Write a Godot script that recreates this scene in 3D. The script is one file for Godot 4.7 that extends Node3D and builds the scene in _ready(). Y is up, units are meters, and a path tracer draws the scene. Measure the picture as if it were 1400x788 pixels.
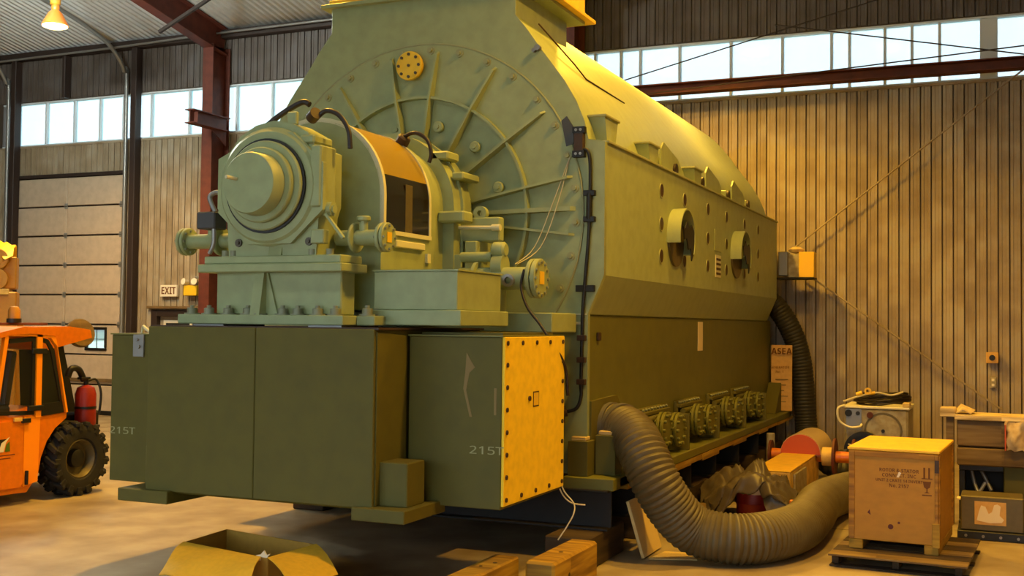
extends Node3D

# ------------------------------------------------------------------ mesh builder
class Mb:
	var v := PackedVector3Array()
	var n := PackedVector3Array()

	func tri(a: Vector3, b: Vector3, c: Vector3, na: Vector3, nb: Vector3, nc: Vector3) -> void:
		v.push_back(a)
		n.push_back(na)
		if (b - a).cross(c - a).dot(na + nb + nc) > 0.0:
			v.push_back(c)
			v.push_back(b)
			n.push_back(nc)
			n.push_back(nb)
		else:
			v.push_back(b)
			v.push_back(c)
			n.push_back(nb)
			n.push_back(nc)

	func quad(a: Vector3, b: Vector3, c: Vector3, d: Vector3, m: Vector3) -> void:
		tri(a, b, c, m, m, m)
		tri(a, c, d, m, m, m)

	func face(a: Vector3, b: Vector3, c: Vector3, d: Vector3) -> void:   # seen from where a b c d run anticlockwise
		var m := (c - a).cross(d - b).normalized()
		quad(a, b, c, d, m)

	# box of the given size centred in xf, with its edges chamfered by b
	func boxm(xf: Transform3D, size: Vector3, b := 0.0) -> Mb:
		var h := size * 0.5
		b = minf(b, minf(h.x, minf(h.y, h.z)) * 0.45)
		var i := Vector3(h.x - b, h.y - b, h.z - b)
		for ax in 3:
			var u := (ax + 1) % 3
			var w := (ax + 2) % 3
			for s in [-1.0, 1.0]:
				var q := []
				for k in [[-1, -1], [1, -1], [1, 1], [-1, 1]]:
					var p := Vector3.ZERO
					p[ax] = s * h[ax]
					p[u] = k[0] * i[u]
					p[w] = k[1] * i[w]
					q.append(xf * p)
				var m := Vector3.ZERO
				m[ax] = s
				m = (xf.basis * m).normalized()
				quad(q[0], q[1], q[2], q[3], m)
		if b > 0.0:
			for ax in 3:
				var u := (ax + 1) % 3
				var w := (ax + 2) % 3
				for su in [-1.0, 1.0]:
					for sw in [-1.0, 1.0]:
						var p := Vector3.ZERO
						var q := Vector3.ZERO
						p[u] = su * h[u]
						p[w] = sw * i[w]
						q[u] = su * i[u]
						q[w] = sw * h[w]
						var m := Vector3.ZERO
						m[u] = su
						m[w] = sw
						m = (xf.basis * m).normalized()
						var e := Vector3.ZERO
						e[ax] = i[ax]
						quad(xf * (p - e), xf * (p + e), xf * (q + e), xf * (q - e), m)
			for sx in [-1.0, 1.0]:
				for sy in [-1.0, 1.0]:
					for sz in [-1.0, 1.0]:
						var s := Vector3(sx, sy, sz)
						var m := (xf.basis * s).normalized()
						tri(xf * (s * Vector3(h.x, i.y, i.z)), xf * (s * Vector3(i.x, h.y, i.z)), xf * (s * Vector3(i.x, i.y, h.z)), m, m, m)
		return self

	func box(lo: Vector3, hi: Vector3, b := 0.0) -> Mb:
		return boxm(Transform3D(Basis(), (lo + hi) * 0.5), (hi - lo).abs(), b)

	# bar from p to q: w across, h along the up hint
	func bar(p: Vector3, q: Vector3, w: float, h: float, b := 0.0, up := Vector3.UP) -> Mb:
		var d := (q - p).normalized()
		if absf(d.dot(up)) > 0.99:
			up = Vector3.BACK
		var x := up.cross(d).normalized()
		var y := d.cross(x).normalized()
		return boxm(Transform3D(Basis(x, y, d), (p + q) * 0.5), Vector3(w, h, p.distance_to(q)), b)

	# polygon in the xy plane of xf, extruded along its z from 0 to d
	func prism(poly: PackedVector2Array, xf: Transform3D, d: float, smooth := 0.8) -> Mb:
		var c := poly.size()
		var area := 0.0
		for k in c:
			area += poly[k].cross(poly[(k + 1) % c])
		var sg := 1.0 if area > 0.0 else -1.0
		var en := []
		for k in c:
			var e := (poly[(k + 1) % c] - poly[k]).normalized()
			en.append(Vector2(e.y, -e.x) * sg)
		for k in c:
			var k2 := (k + 1) % c
			var n0: Vector2 = en[k]
			var n1: Vector2 = en[k]
			var prv: Vector2 = en[(k + c - 1) % c]
			var nxt: Vector2 = en[k2]
			if prv.dot(n0) > smooth:
				n0 = (prv + n0).normalized()
			if nxt.dot(n1) > smooth:
				n1 = (nxt + n1).normalized()
			var a := xf * Vector3(poly[k].x, poly[k].y, 0)
			var b := xf * Vector3(poly[k2].x, poly[k2].y, 0)
			var c2 := xf * Vector3(poly[k2].x, poly[k2].y, d)
			var d2 := xf * Vector3(poly[k].x, poly[k].y, d)
			var na := (xf.basis * Vector3(n0.x, n0.y, 0)).normalized()
			var nb := (xf.basis * Vector3(n1.x, n1.y, 0)).normalized()
			tri(a, b, c2, na, nb, nb)
			tri(a, c2, d2, na, nb, na)
		var t := Geometry2D.triangulate_polygon(poly)
		var up := (xf.basis * Vector3(0, 0, signf(d))).normalized()
		for k in range(0, t.size(), 3):
			var p := []
			for j in 3:
				p.append(poly[t[k + j]])
			tri(xf * Vector3(p[0].x, p[0].y, 0), xf * Vector3(p[1].x, p[1].y, 0), xf * Vector3(p[2].x, p[2].y, 0), -up, -up, -up)
			tri(xf * Vector3(p[0].x, p[0].y, d), xf * Vector3(p[1].x, p[1].y, d), xf * Vector3(p[2].x, p[2].y, d), up, up, up)
		return self

	# profile of (radius, height) turned about the z axis of xf
	func lathe(prof: Array, xf: Transform3D, seg := 24, smooth := 0.75) -> Mb:
		var c := prof.size()
		var sn := []
		for k in c - 1:
			var e: Vector2 = prof[k + 1] - prof[k]
			sn.append(Vector2(e.y, -e.x).normalized())
		for k in c - 1:
			var n0: Vector2 = sn[k]
			var n1: Vector2 = sn[k]
			if k > 0 and n0.dot(sn[k - 1]) > smooth:
				n0 = (n0 + sn[k - 1]).normalized()
			if k < c - 2 and n1.dot(sn[k + 1]) > smooth:
				n1 = (n1 + sn[k + 1]).normalized()
			var p0: Vector2 = prof[k]
			var p1: Vector2 = prof[k + 1]
			for j in seg:
				var a0 := TAU * j / seg
				var a1 := TAU * (j + 1) / seg
				var d0 := Vector3(cos(a0), sin(a0), 0)
				var d1 := Vector3(cos(a1), sin(a1), 0)
				var z := Vector3(0, 0, 1)
				var qa := xf * (d0 * p0.x + z * p0.y)
				var qb := xf * (d1 * p0.x + z * p0.y)
				var qc := xf * (d1 * p1.x + z * p1.y)
				var qd := xf * (d0 * p1.x + z * p1.y)
				var na := (xf.basis * (d0 * n0.x + z * n0.y)).normalized()
				var nb := (xf.basis * (d1 * n0.x + z * n0.y)).normalized()
				var nc := (xf.basis * (d1 * n1.x + z * n1.y)).normalized()
				var nd := (xf.basis * (d0 * n1.x + z * n1.y)).normalized()
				if p0.x > 0.0:
					tri(qa, qb, qc, na, nb, nc)
				if p1.x > 0.0:
					tri(qa, qc, qd, na, nc, nd)
		return self

	static func along(p: Vector3, dir: Vector3) -> Transform3D:
		var d := dir.normalized()
		var up := Vector3.UP if absf(d.y) < 0.9 else Vector3.RIGHT
		var x := up.cross(d).normalized()
		return Transform3D(Basis(x, d.cross(x), d), p)

	func cyl(p: Vector3, q: Vector3, r: float, seg := 20, r1 := -1.0, b := 0.0) -> Mb:
		if r1 < 0.0:
			r1 = r
		var l := p.distance_to(q)
		var prof := [Vector2(0, 0), Vector2(r, 0), Vector2(r1, l), Vector2(0, l)]
		if b > 0.0:
			prof = [Vector2(0, 0), Vector2(r - b, 0), Vector2(r, b), Vector2(r1, l - b), Vector2(r1 - b, l), Vector2(0, l)]
		return lathe(prof, along(p, q - p), seg, 0.9)

	# ring of rectangular section
	func ring(p: Vector3, q: Vector3, r0: float, r1: float, seg := 32) -> Mb:
		var l := p.distance_to(q)
		return lathe([Vector2(r0, 0), Vector2(r1, 0), Vector2(r1, l), Vector2(r0, l), Vector2(r0, 0)], along(p, q - p), seg)

	func tube(pts: Array, r, seg := 10, closed := false) -> Mb:
		var c := pts.size()
		var frames := []
		var x := Vector3.ZERO
		for k in c:
			var t: Vector3
			if closed:
				t = (pts[(k + 1) % c] - pts[(k + c - 1) % c]).normalized()
			else:
				t = (pts[mini(k + 1, c - 1)] - pts[maxi(k - 1, 0)]).normalized()
			if k == 0:
				var up := Vector3.UP if absf(t.y) < 0.9 else Vector3.RIGHT
				x = up.cross(t).normalized()
			else:
				x = (x - t * x.dot(t)).normalized()
			frames.append([x, t.cross(x)])
		var last := c if closed else c - 1
		for k in last:
			var k2 := (k + 1) % c
			var ra: float = r[k] if r is Array else r
			var rb: float = r[k2] if r is Array else r
			var ax: Vector3 = pts[k2] - pts[k]
			var sl := (ra - rb) / maxf(ax.length(), 1e-5)
			for j in seg:
				var q := []
				var m := []
				for e in [[k, j], [k, j + 1], [k2, j + 1], [k2, j]]:
					var an: float = TAU * e[1] / seg
					var d: Vector3 = frames[e[0]][0] * cos(an) + frames[e[0]][1] * sin(an)
					q.append(pts[e[0]] + d * (ra if e[0] == k else rb))
					m.append((d + ax.normalized() * sl * 0.8).normalized())
				tri(q[0], q[1], q[2], m[0], m[1], m[2])
				tri(q[0], q[2], q[3], m[0], m[2], m[3])
		if not closed:
			for e in [[0, 1], [c - 1, c - 2]]:
				var m: Vector3 = (pts[e[0]] - pts[e[1]]).normalized()
				var rr: float = r[e[0]] if r is Array else r
				for j in seg:
					var a0 := TAU * j / seg
					var a1 := TAU * (j + 1) / seg
					tri(pts[e[0]], pts[e[0]] + (frames[e[0]][0] * cos(a0) + frames[e[0]][1] * sin(a0)) * rr, pts[e[0]] + (frames[e[0]][0] * cos(a1) + frames[e[0]][1] * sin(a1)) * rr, m, m, m)
		return self

	# grid of points g[row][col], smooth, with a thickness
	func sheet(g: Array, th: float) -> Mb:
		var rows := g.size()
		var cols: int = g[0].size()
		var nm := []
		for i in rows:
			var l := []
			for j in cols:
				var du: Vector3 = g[i][mini(j + 1, cols - 1)] - g[i][maxi(j - 1, 0)]
				var dv: Vector3 = g[mini(i + 1, rows - 1)][j] - g[maxi(i - 1, 0)][j]
				l.append(du.cross(dv).normalized())
			nm.append(l)
		for i in rows - 1:
			for j in cols - 1:
				for s in [0.0, 1.0]:
					var o: float = -th * s
					var f: float = 1.0 - 2.0 * s
					tri(g[i][j] + nm[i][j] * o, g[i][j + 1] + nm[i][j + 1] * o, g[i + 1][j + 1] + nm[i + 1][j + 1] * o, nm[i][j] * f, nm[i][j + 1] * f, nm[i + 1][j + 1] * f)
					tri(g[i][j] + nm[i][j] * o, g[i + 1][j + 1] + nm[i + 1][j + 1] * o, g[i + 1][j] + nm[i + 1][j] * o, nm[i][j] * f, nm[i + 1][j + 1] * f, nm[i + 1][j] * f)
		var rim := []
		for j in cols - 1:
			rim.append([0, j, 0, j + 1])
			rim.append([rows - 1, j, rows - 1, j + 1])
		for i in rows - 1:
			rim.append([i, 0, i + 1, 0])
			rim.append([i, cols - 1, i + 1, cols - 1])
		for e in rim:
			var a: Vector3 = g[e[0]][e[1]]
			var b: Vector3 = g[e[2]][e[3]]
			var ma: Vector3 = nm[e[0]][e[1]]
			var mb2: Vector3 = nm[e[2]][e[3]]
			face(a, b, b - mb2 * th, a - ma * th)
		return self

	func mesh() -> ArrayMesh:
		var arr := []
		arr.resize(Mesh.ARRAY_MAX)
		arr[Mesh.ARRAY_VERTEX] = v
		arr[Mesh.ARRAY_NORMAL] = n
		var m := ArrayMesh.new()
		m.add_surface_from_arrays(Mesh.PRIMITIVE_TRIANGLES, arr)
		return m

func V(x: float, y: float, z: float) -> Vector3:
	return Vector3(x, y, z)

func V2(a: Array) -> PackedVector2Array:
	var p := PackedVector2Array()
	for k in range(0, a.size(), 2):
		p.append(Vector2(a[k], a[k + 1]))
	return p

func mb() -> Mb:
	return Mb.new()

# maps polygon (a, b) to world (x, y), extruded along z / to world (z, y), extruded along x / to world (x, z), extruded along y
func xy(x := 0.0, y := 0.0, z := 0.0) -> Transform3D:
	return Transform3D(Basis(), V(x, y, z))

func zy(x: float) -> Transform3D:
	return Transform3D(Basis(V(0, 0, 1), V(0, 1, 0), V(1, 0, 0)), V(x, 0, 0))

func xz(y: float) -> Transform3D:
	return Transform3D(Basis(V(1, 0, 0), V(0, 0, 1), V(0, 1, 0)), V(0, y, 0))

func circle(cx: float, cy: float, r: float, c := 32, a0 := 0.0, a1 := TAU) -> PackedVector2Array:
	var p := PackedVector2Array()
	var full := absf(a1 - a0 - TAU) < 0.001
	for k in (c if full else c + 1):
		var a := a0 + (a1 - a0) * k / c
		p.append(Vector2(cx + cos(a) * r, cy + sin(a) * r))
	return p

func spline(pts: Array, per: int) -> Array:
	var o := []
	for k in pts.size() - 1:
		var a: Vector3 = pts[maxi(k - 1, 0)]
		var b: Vector3 = pts[k]
		var c: Vector3 = pts[k + 1]
		var d: Vector3 = pts[mini(k + 2, pts.size() - 1)]
		for j in per:
			o.append(b.cubic_interpolate(c, a, d, float(j) / per))
	o.append(pts[-1])
	return o

func even(pts: Array, step: float) -> Array:
	var cu := Curve3D.new()
	cu.bake_interval = 0.02
	for p in pts:
		cu.add_point(p)
	var l := cu.get_baked_length()
	var c := int(l / step)
	var o := []
	for k in c + 1:
		o.append(cu.sample_baked(l * k / c))
	return o

# ------------------------------------------------------------------ nodes
var taken := {}

func numbered(called: String) -> String:
	if not taken.has(called):
		taken[called] = 0
		return called
	taken[called] += 1
	return "%s_%03d" % [called, taken[called]]

func tag(o: Node3D, label := "", category := "", group := "", kind := "") -> Node3D:
	if label != "":
		o.set_meta("label", label)
	if category != "":
		o.set_meta("category", category)
	if group != "":
		o.set_meta("group", group)
	if kind != "":
		o.set_meta("kind", kind)
	return o

func thing(called: String, label: String, category: String, at := Vector3.ZERO, turn := 0.0, group := "") -> Node3D:
	var o := Node3D.new()
	o.name = numbered(called)
	add_child(o)
	o.position = at
	o.rotation.y = turn
	return tag(o, label, category, group)

# a part: shape given in the parent's own space
func part(par: Node3D, called: String, m, mat: Material, label := "") -> MeshInstance3D:
	var o := MeshInstance3D.new()
	o.mesh = m.mesh() if m is Mb else m
	o.material_override = mat
	o.name = called
	par.add_child(o, true)
	if label != "":
		o.set_meta("label", label)
	if called in ["bolt", "bolt_row", "flange_bolts", "screw", "knot", "faded_lines", "data_print", "stain", "tread"]:
		o.set_meta("kind", "stuff")
	return o

# a part of a thing: shape given in world space
func wpart(par: Node3D, called: String, m: Mb, mat: Material, label := "") -> MeshInstance3D:
	var o := part(par, called, m, mat, label)
	var p: Node = par
	var off := Vector3.ZERO
	while p != self:
		off += p.position
		p = p.get_parent()
	o.position = -off
	return o

func solo(called: String, m: Mb, mat: Material, label: String, category: String, group := "") -> MeshInstance3D:
	var o := part(self, numbered(called), m, mat)
	tag(o, label, category, group)
	return o

func struct(called: String, m: Mb, mat: Material) -> MeshInstance3D:
	var o := part(self, called, m, mat)
	o.set_meta("kind", "structure")
	return o

func dup(o: Node3D, at: Vector3, turn: float, label := "") -> Node3D:
	var r: Node3D = o.duplicate()
	r.name = numbered(String(o.name).rstrip("_0123456789"))
	add_child(r)
	r.position = at
	r.rotation.y = turn
	if label != "":
		r.set_meta("label", label)
	return r

func words(text: String, h: float, depth := 0.004, bold := false, fam := "Droid Sans") -> TextMesh:
	var t := TextMesh.new()
	var f := SystemFont.new()
	f.font_names = PackedStringArray([fam])
	if bold:
		f.font_weight = 700
	t.font = f
	t.font_size = 48
	t.pixel_size = h / 35.0
	t.depth = depth
	t.text = text
	return t

func put_words(par: Node3D, called: String, text: String, h: float, at: Vector3, mat: Material, turn := 0.0, wide := 1.0, bold := false) -> MeshInstance3D:
	var o := part(par, called, words(text, h, 0.004, bold), mat)
	var off := Vector3.ZERO
	var p: Node = par
	while p != self:
		off += p.position
		p = p.get_parent()
	o.position = at - off
	o.rotation.y = turn
	o.scale.x = wide
	return o

# ------------------------------------------------------------------ materials
var M := {}
var T := {}

func noise_tex(called: String, freq: float, oct: int, lo: float, hi: float, sd: int, kind := FastNoiseLite.TYPE_SIMPLEX_SMOOTH, stretch := 1, tint := Color(1, 1, 1), size := 512, gam := 1.0) -> void:
	var f := FastNoiseLite.new()
	f.seed = sd
	f.noise_type = kind
	f.frequency = freq
	f.fractal_octaves = oct
	var im := f.get_seamless_image(size, size)
	var o := Image.create(size, size, false, Image.FORMAT_RGB8)
	for y in size:
		for x in size:
			var k := im.get_pixel((x / stretch) if stretch > 1 else x, y).r
			k = pow(k, gam)
			var w := lo + (hi - lo) * k
			var c := Color(w, w, w)
			c = c.lerp(Color(w * tint.r, w * tint.g, w * tint.b), 1.0 - k)
			o.set_pixel(x, y, c)
	o.generate_mipmaps()
	T[called] = ImageTexture.create_from_image(o)

func mat(called: String, col: Color, rough := 0.6, metal := 0.0, tex := "", sc := Vector3.ONE) -> StandardMaterial3D:
	var m := StandardMaterial3D.new()
	m.albedo_color = col
	m.roughness = rough
	m.metallic = metal
	if tex != "":
		m.albedo_texture = T[tex]
		m.uv1_triplanar = true
		m.uv1_world_triplanar = true
		m.uv1_scale = sc
	M[called] = m
	return m

func materials() -> void:
	noise_tex("mottle", 0.012, 5, 0.93, 1.03, 3)
	noise_tex("stain", 0.006, 5, 0.82, 1.08, 8, FastNoiseLite.TYPE_SIMPLEX_SMOOTH, 1, Color(1.0, 0.94, 0.84))
	noise_tex("concrete", 0.008, 6, 0.78, 1.08, 21, FastNoiseLite.TYPE_PERLIN, 1, Color(1.0, 0.95, 0.88), 1024)
	noise_tex("grain", 0.03, 4, 0.62, 1.12, 5, FastNoiseLite.TYPE_PERLIN, 12, Color(1.0, 0.92, 0.8))
	noise_tex("fine", 0.09, 3, 0.86, 1.05, 11)
	mat("paint", Color(0.58, 0.625, 0.45), 0.5, 0.0, "mottle", V(0.7, 0.7, 0.7))
	mat("paint_old", Color(0.57, 0.59, 0.43), 0.55, 0.0, "mottle", V(1.6, 1.6, 1.6))
	mat("olive", Color(0.345, 0.325, 0.075), 0.68, 0.0, "mottle", V(0.6, 0.6, 0.6))
	mat("olive_low", Color(0.4, 0.4, 0.15), 0.5, 0.0, "mottle", V(0.5, 0.5, 0.5))
	mat("plywood", Color(0.95, 0.8, 0.12), 0.6, 0.0, "mottle", V(1.2, 1.2, 1.2))
	mat("ply_yellow", Color(0.93, 0.74, 0.2), 0.6, 0.0, "mottle", V(0.8, 0.8, 0.8))
	mat("black", Color(0.045, 0.042, 0.04), 0.5)
	mat("rubber", Color(0.07, 0.065, 0.06), 0.8, 0.0, "fine", V(3, 3, 3))
	mat("bolt", Color(0.3, 0.27, 0.22), 0.45, 0.4)
	mat("nut", Color(0.5, 0.52, 0.42), 0.5)
	mat("steel", Color(0.55, 0.54, 0.52), 0.35, 0.7)
	mat("dark_steel", Color(0.09, 0.075, 0.06), 0.6, 0.2, "stain", V(1, 1, 1))
	mat("brown_box", Color(0.22, 0.14, 0.08), 0.6)
	mat("brown_screen", Color(0.6, 0.5, 0.08), 0.3)
	mat("dark_screen", Color(0.12, 0.08, 0.03), 0.12)
	mat("cream", Color(0.8, 0.79, 0.66), 0.5)
	mat("cover_yellow", Color(0.88, 0.72, 0.12), 0.45)
	mat("lettering", Color(0.6, 0.6, 0.44), 0.7)
	mat("tape", Color(0.5, 0.42, 0.24), 0.7)
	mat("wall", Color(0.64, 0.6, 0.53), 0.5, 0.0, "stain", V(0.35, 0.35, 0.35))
	mat("wall_b", Color(0.61, 0.57, 0.5), 0.5, 0.0, "stain", V(0.33, 0.4, 0.33))
	mat("wall_back", Color(0.28, 0.24, 0.2), 0.7)
	mat("upper", Color(0.36, 0.34, 0.34), 0.5, 0.0, "stain", V(0.4, 0.4, 0.4))  # darker copy of the wall colour, for shade above the lamps
	mat("deck", Color(0.8, 0.81, 0.81), 0.5, 0.0, "mottle", V(0.5, 0.5, 0.5))
	mat("under_shade", Color(0.055, 0.04, 0.02), 0.8)  # near-black brown for shade under the machine, no mesh uses it
	mat("rust", Color(0.36, 0.15, 0.09), 0.65, 0.0, "stain", V(1.2, 1.2, 1.2))
	mat("trim_dark", Color(0.18, 0.13, 0.11), 0.6, 0.1)
	mat("galv", Color(0.55, 0.55, 0.54), 0.4, 0.6)
	mat("door", Color(0.76, 0.69, 0.6), 0.55, 0.0, "mottle", V(0.6, 0.6, 0.6))
	mat("frame_white", Color(0.8, 0.83, 0.85), 0.5)
	mat("floor", Color(0.63, 0.58, 0.48), 0.5, 0.0, "concrete", V(0.22, 0.22, 0.22))
	mat("joint", Color(0.25, 0.21, 0.17), 0.9)
	mat("hose", Color(0.36, 0.33, 0.23), 0.55, 0.0, "stain", V(1.5, 1.5, 1.5))
	mat("hose_dark", Color(0.17, 0.16, 0.13), 0.6, 0.0, "fine", V(2, 2, 2))
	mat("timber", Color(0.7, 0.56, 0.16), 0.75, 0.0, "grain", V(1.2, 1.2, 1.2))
	mat("timber_grey", Color(0.48, 0.4, 0.26), 0.8, 0.0, "grain", V(1.0, 1.0, 1.0))
	mat("timber_pale", Color(0.88, 0.8, 0.58), 0.7, 0.0, "grain", V(1.4, 1.4, 1.4))
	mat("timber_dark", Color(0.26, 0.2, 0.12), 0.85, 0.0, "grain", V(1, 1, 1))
	mat("crate", Color(0.68, 0.48, 0.05), 0.6, 0.0, "mottle", V(0.9, 1.6, 0.9))
	mat("crate_batten", Color(0.68, 0.49, 0.08), 0.65, 0.0, "grain", V(1.5, 1.5, 1.5))
	mat("ink", Color(0.4, 0.23, 0.05), 0.8)
	mat("cardboard", Color(0.88, 0.7, 0.16), 0.7, 0.0, "mottle", V(2.5, 2.5, 2.5))  # brighter yellow: lamplight on the flaps put into the colour
	mat("card_shade", Color(0.68, 0.52, 0.18), 0.75, 0.0, "mottle", V(2, 2, 2))  # same card darkened, shade in the box put into the colour
	mat("foam", Color(0.85, 0.75, 0.5), 0.75, 0.0, "fine", V(2, 2, 2))
	mat("tarp", Color(0.36, 0.33, 0.27), 0.4, 0.0, "stain", V(2.4, 2.4, 2.4))
	mat("red", Color(0.55, 0.12, 0.06), 0.45, 0.0, "mottle", V(2, 2, 2))
	mat("orange_red", Color(0.72, 0.3, 0.04), 0.5)
	mat("canvas", Color(0.78, 0.68, 0.5), 0.7, 0.0, "fine", V(2, 2, 2))
	mat("beam_paint", Color(0.86, 0.73, 0.4), 0.55, 0.0, "stain", V(1.5, 1.5, 1.5))
	mat("grey_paint", Color(0.62, 0.6, 0.52), 0.5, 0.0, "stain", V(2, 2, 2))
	mat("case", Color(0.38, 0.34, 0.22), 0.5, 0.2, "mottle", V(2, 2, 2))
	mat("paper", Color(0.88, 0.82, 0.7), 0.7)
	mat("sign", Color(0.8, 0.63, 0.36), 0.7, 0.0, "mottle", V(2, 2, 2))
	mat("orange", Color(0.84, 0.45, 0.015), 0.35, 0.0, "mottle", V(1.5, 1.5, 1.5))
	mat("orange_light", Color(0.95, 0.56, 0.06), 0.35)
	mat("machine_yellow", Color(0.68, 0.48, 0.12), 0.45, 0.0, "mottle", V(2, 2, 2))
	mat("grey_box", Color(0.24, 0.24, 0.25), 0.5)
	mat("wire", Color(0.75, 0.72, 0.62), 0.5)
	mat("white", Color(0.85, 0.83, 0.76), 0.6)
	mat("cable", Color(0.12, 0.08, 0.07), 0.45)
	mat("sack", Color(0.8, 0.72, 0.55), 0.7, 0.0, "stain", V(3, 3, 3))
	mat("green_logo", Color(0.3, 0.4, 0.05), 0.5)
	var g := mat("glass", Color(0.1, 0.12, 0.12, 0.16), 0.05)
	g.transparency = BaseMaterial3D.TRANSPARENCY_ALPHA
	g = mat("pane", Color(0.7, 0.9, 0.95, 0.52), 0.05)
	g.transparency = BaseMaterial3D.TRANSPARENCY_ALPHA
	g = mat("clear_pane", Color(0.8, 0.9, 0.9, 0.06), 0.05)
	g.transparency = BaseMaterial3D.TRANSPARENCY_ALPHA
	var e := mat("lamp_glow", Color(1, 0.8, 0.5), 0.5)
	e.emission_enabled = true
	e.emission = Color(1.0, 0.86, 0.6)
	e.emission_energy_multiplier = 6.0
	e = mat("amber_glow", Color(0.7, 0.42, 0.16), 0.3)
	e.emission_enabled = true
	e.emission = Color(1.0, 0.5, 0.12)
	e.emission_energy_multiplier = 0.35
	e = mat("led_glow", Color(1, 1, 1), 0.5)
	e.emission_enabled = true
	e.emission = Color(0.95, 1.0, 0.97)
	e.emission_energy_multiplier = 4.0
	e = mat("screen_pane", Color(0.8, 0.92, 1.0), 0.3)

# ------------------------------------------------------------------ camera, sky and lights
const CX := -5.22          # the machine's centre line
const WALL_Z := -19.19

func view() -> void:
	var cam := Camera3D.new()
	cam.name = "camera"
	add_child(cam)
	cam.position = V(0, 2.1, 0)
	cam.basis = Basis(Vector3.UP, 0.40955339) * Basis(Vector3.RIGHT, 0.03185066) * Basis(Vector3.BACK, 0.01088131)
	cam.fov = rad_to_deg(2.0 * atan(394.0 / 1541.444))
	cam.far = 300
	cam.current = true
	var env := Environment.new()
	var sm := ProceduralSkyMaterial.new()
	sm.sky_top_color = Color(0.86, 0.95, 1.0)
	sm.sky_horizon_color = Color(0.93, 0.98, 1.0)
	sm.ground_horizon_color = Color(0.93, 0.98, 1.0)
	sm.ground_bottom_color = Color(0.5, 0.5, 0.5)
	sm.sky_energy_multiplier = 2.0
	sm.ground_energy_multiplier = 1.0
	var sky := Sky.new()
	sky.sky_material = sm
	env.background_mode = Environment.BG_SKY
	env.sky = sky
	env.tonemap_mode = Environment.TONE_MAPPER_LINEAR
	env.tonemap_exposure = 1.0
	env.sdfgi_enabled = true
	env.ssao_enabled = true
	env.ssil_enabled = true
	var we := WorldEnvironment.new()
	we.name = "environment"
	we.environment = env
	add_child(we)

const SODIUM := Color(1.0, 0.755, 0.26)
const LED := Color(0.96, 1.0, 0.96)

# high bay lamps, first in view, the rest unseen and placed for their light: [place of the glowing face, energy, label]
func lamps() -> void:
	var bays := [
		[V(-15.43, 7.3, -15.0), 52.0, "high bay lamp with amber cone glowing above the overhead door"],
		[V(-4.6, 7.7, -15.6), 74.0, "unseen high bay lamp over the generator rear, placed to light the dome and back wall"],
		[V(-2.4, 8.7, -10.8), 48.0, "unseen high bay lamp placed to light the dome and right side of the generator"],
		[V(0.2, 8.3, -8.3), 68.0, "unseen high bay lamp placed to light the crate and floor at the right"],
		[V(-7.9, 8.7, -10.4), 100.0, "unseen high bay lamp placed to light the floor left of the generator"],
	]
	for b in bays:
		high_bay(b[0], b[1], b[2])
	unseen_led_panel(V(-7.5, 8.9, -2.6), "unseen flat white lamp panel placed to light the generator front from the left")
	unseen_led_panel(V(-3.0, 8.9, -2.6), "unseen flat white lamp panel placed to light the generator front from the right")
	unseen_tube_lamp(V(-14.3, 7.2, -12.6))

func high_bay(at: Vector3, energy: float, label: String) -> void:
	var t := thing("high_bay_lamp", label, "lamp", at, 0.0, "sodium high bay lamps")
	var shade := mb().lathe([Vector2(0.225, 0.0), Vector2(0.22, 0.03), Vector2(0.17, 0.12), Vector2(0.12, 0.22), Vector2(0.07, 0.27), Vector2(0.06, 0.27), Vector2(0.11, 0.21), Vector2(0.16, 0.11), Vector2(0.21, 0.02), Vector2(0.225, 0.0)], Mb.along(V(0, 0.02, 0), Vector3.UP), 28)
	part(t, "lamp_shade", shade, M.amber_glow, "amber ribbed cone")
	var lens := mb().lathe([Vector2(0.0, -0.03), Vector2(0.15, -0.025), Vector2(0.215, 0.0), Vector2(0.215, 0.02), Vector2(0, 0.02)], Mb.along(V(0, 0.0, 0), Vector3.UP), 28)
	part(t, "lens", lens, M.lamp_glow, "glowing lens")
	part(t, "ballast", mb().cyl(V(0, 0.38, 0), V(0, 0.66, 0), 0.09, 18, -1.0, 0.02).cyl(V(0, 0.66, 0), V(0, 0.8, 0), 0.05, 12), M.machine_yellow)
	part(t, "bulb_neck", mb().lathe([Vector2(0.05, 0.28), Vector2(0.07, 0.32), Vector2(0.07, 0.36), Vector2(0.05, 0.4)], Mb.along(Vector3.ZERO, Vector3.UP), 16), M.amber_glow)
	var roof := 8.19 + (at.z - WALL_Z) * 0.19
	part(t, "stem", mb().cyl(V(0, 0.8, 0), V(0, roof - at.y - 0.05, 0), 0.018, 8), M.trim_dark)
	var l := SpotLight3D.new()
	l.name = "lamp_light"
	t.add_child(l, true)
	l.position = V(0, -0.06, 0)
	l.rotation.x = -PI / 2
	l.spot_angle = 73.0
	l.spot_angle_attenuation = 0.6
	l.light_color = SODIUM
	l.light_energy = energy
	l.light_size = 0.2
	l.spot_range = 40.0
	l.spot_attenuation = 2.0
	l.shadow_enabled = true

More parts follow.
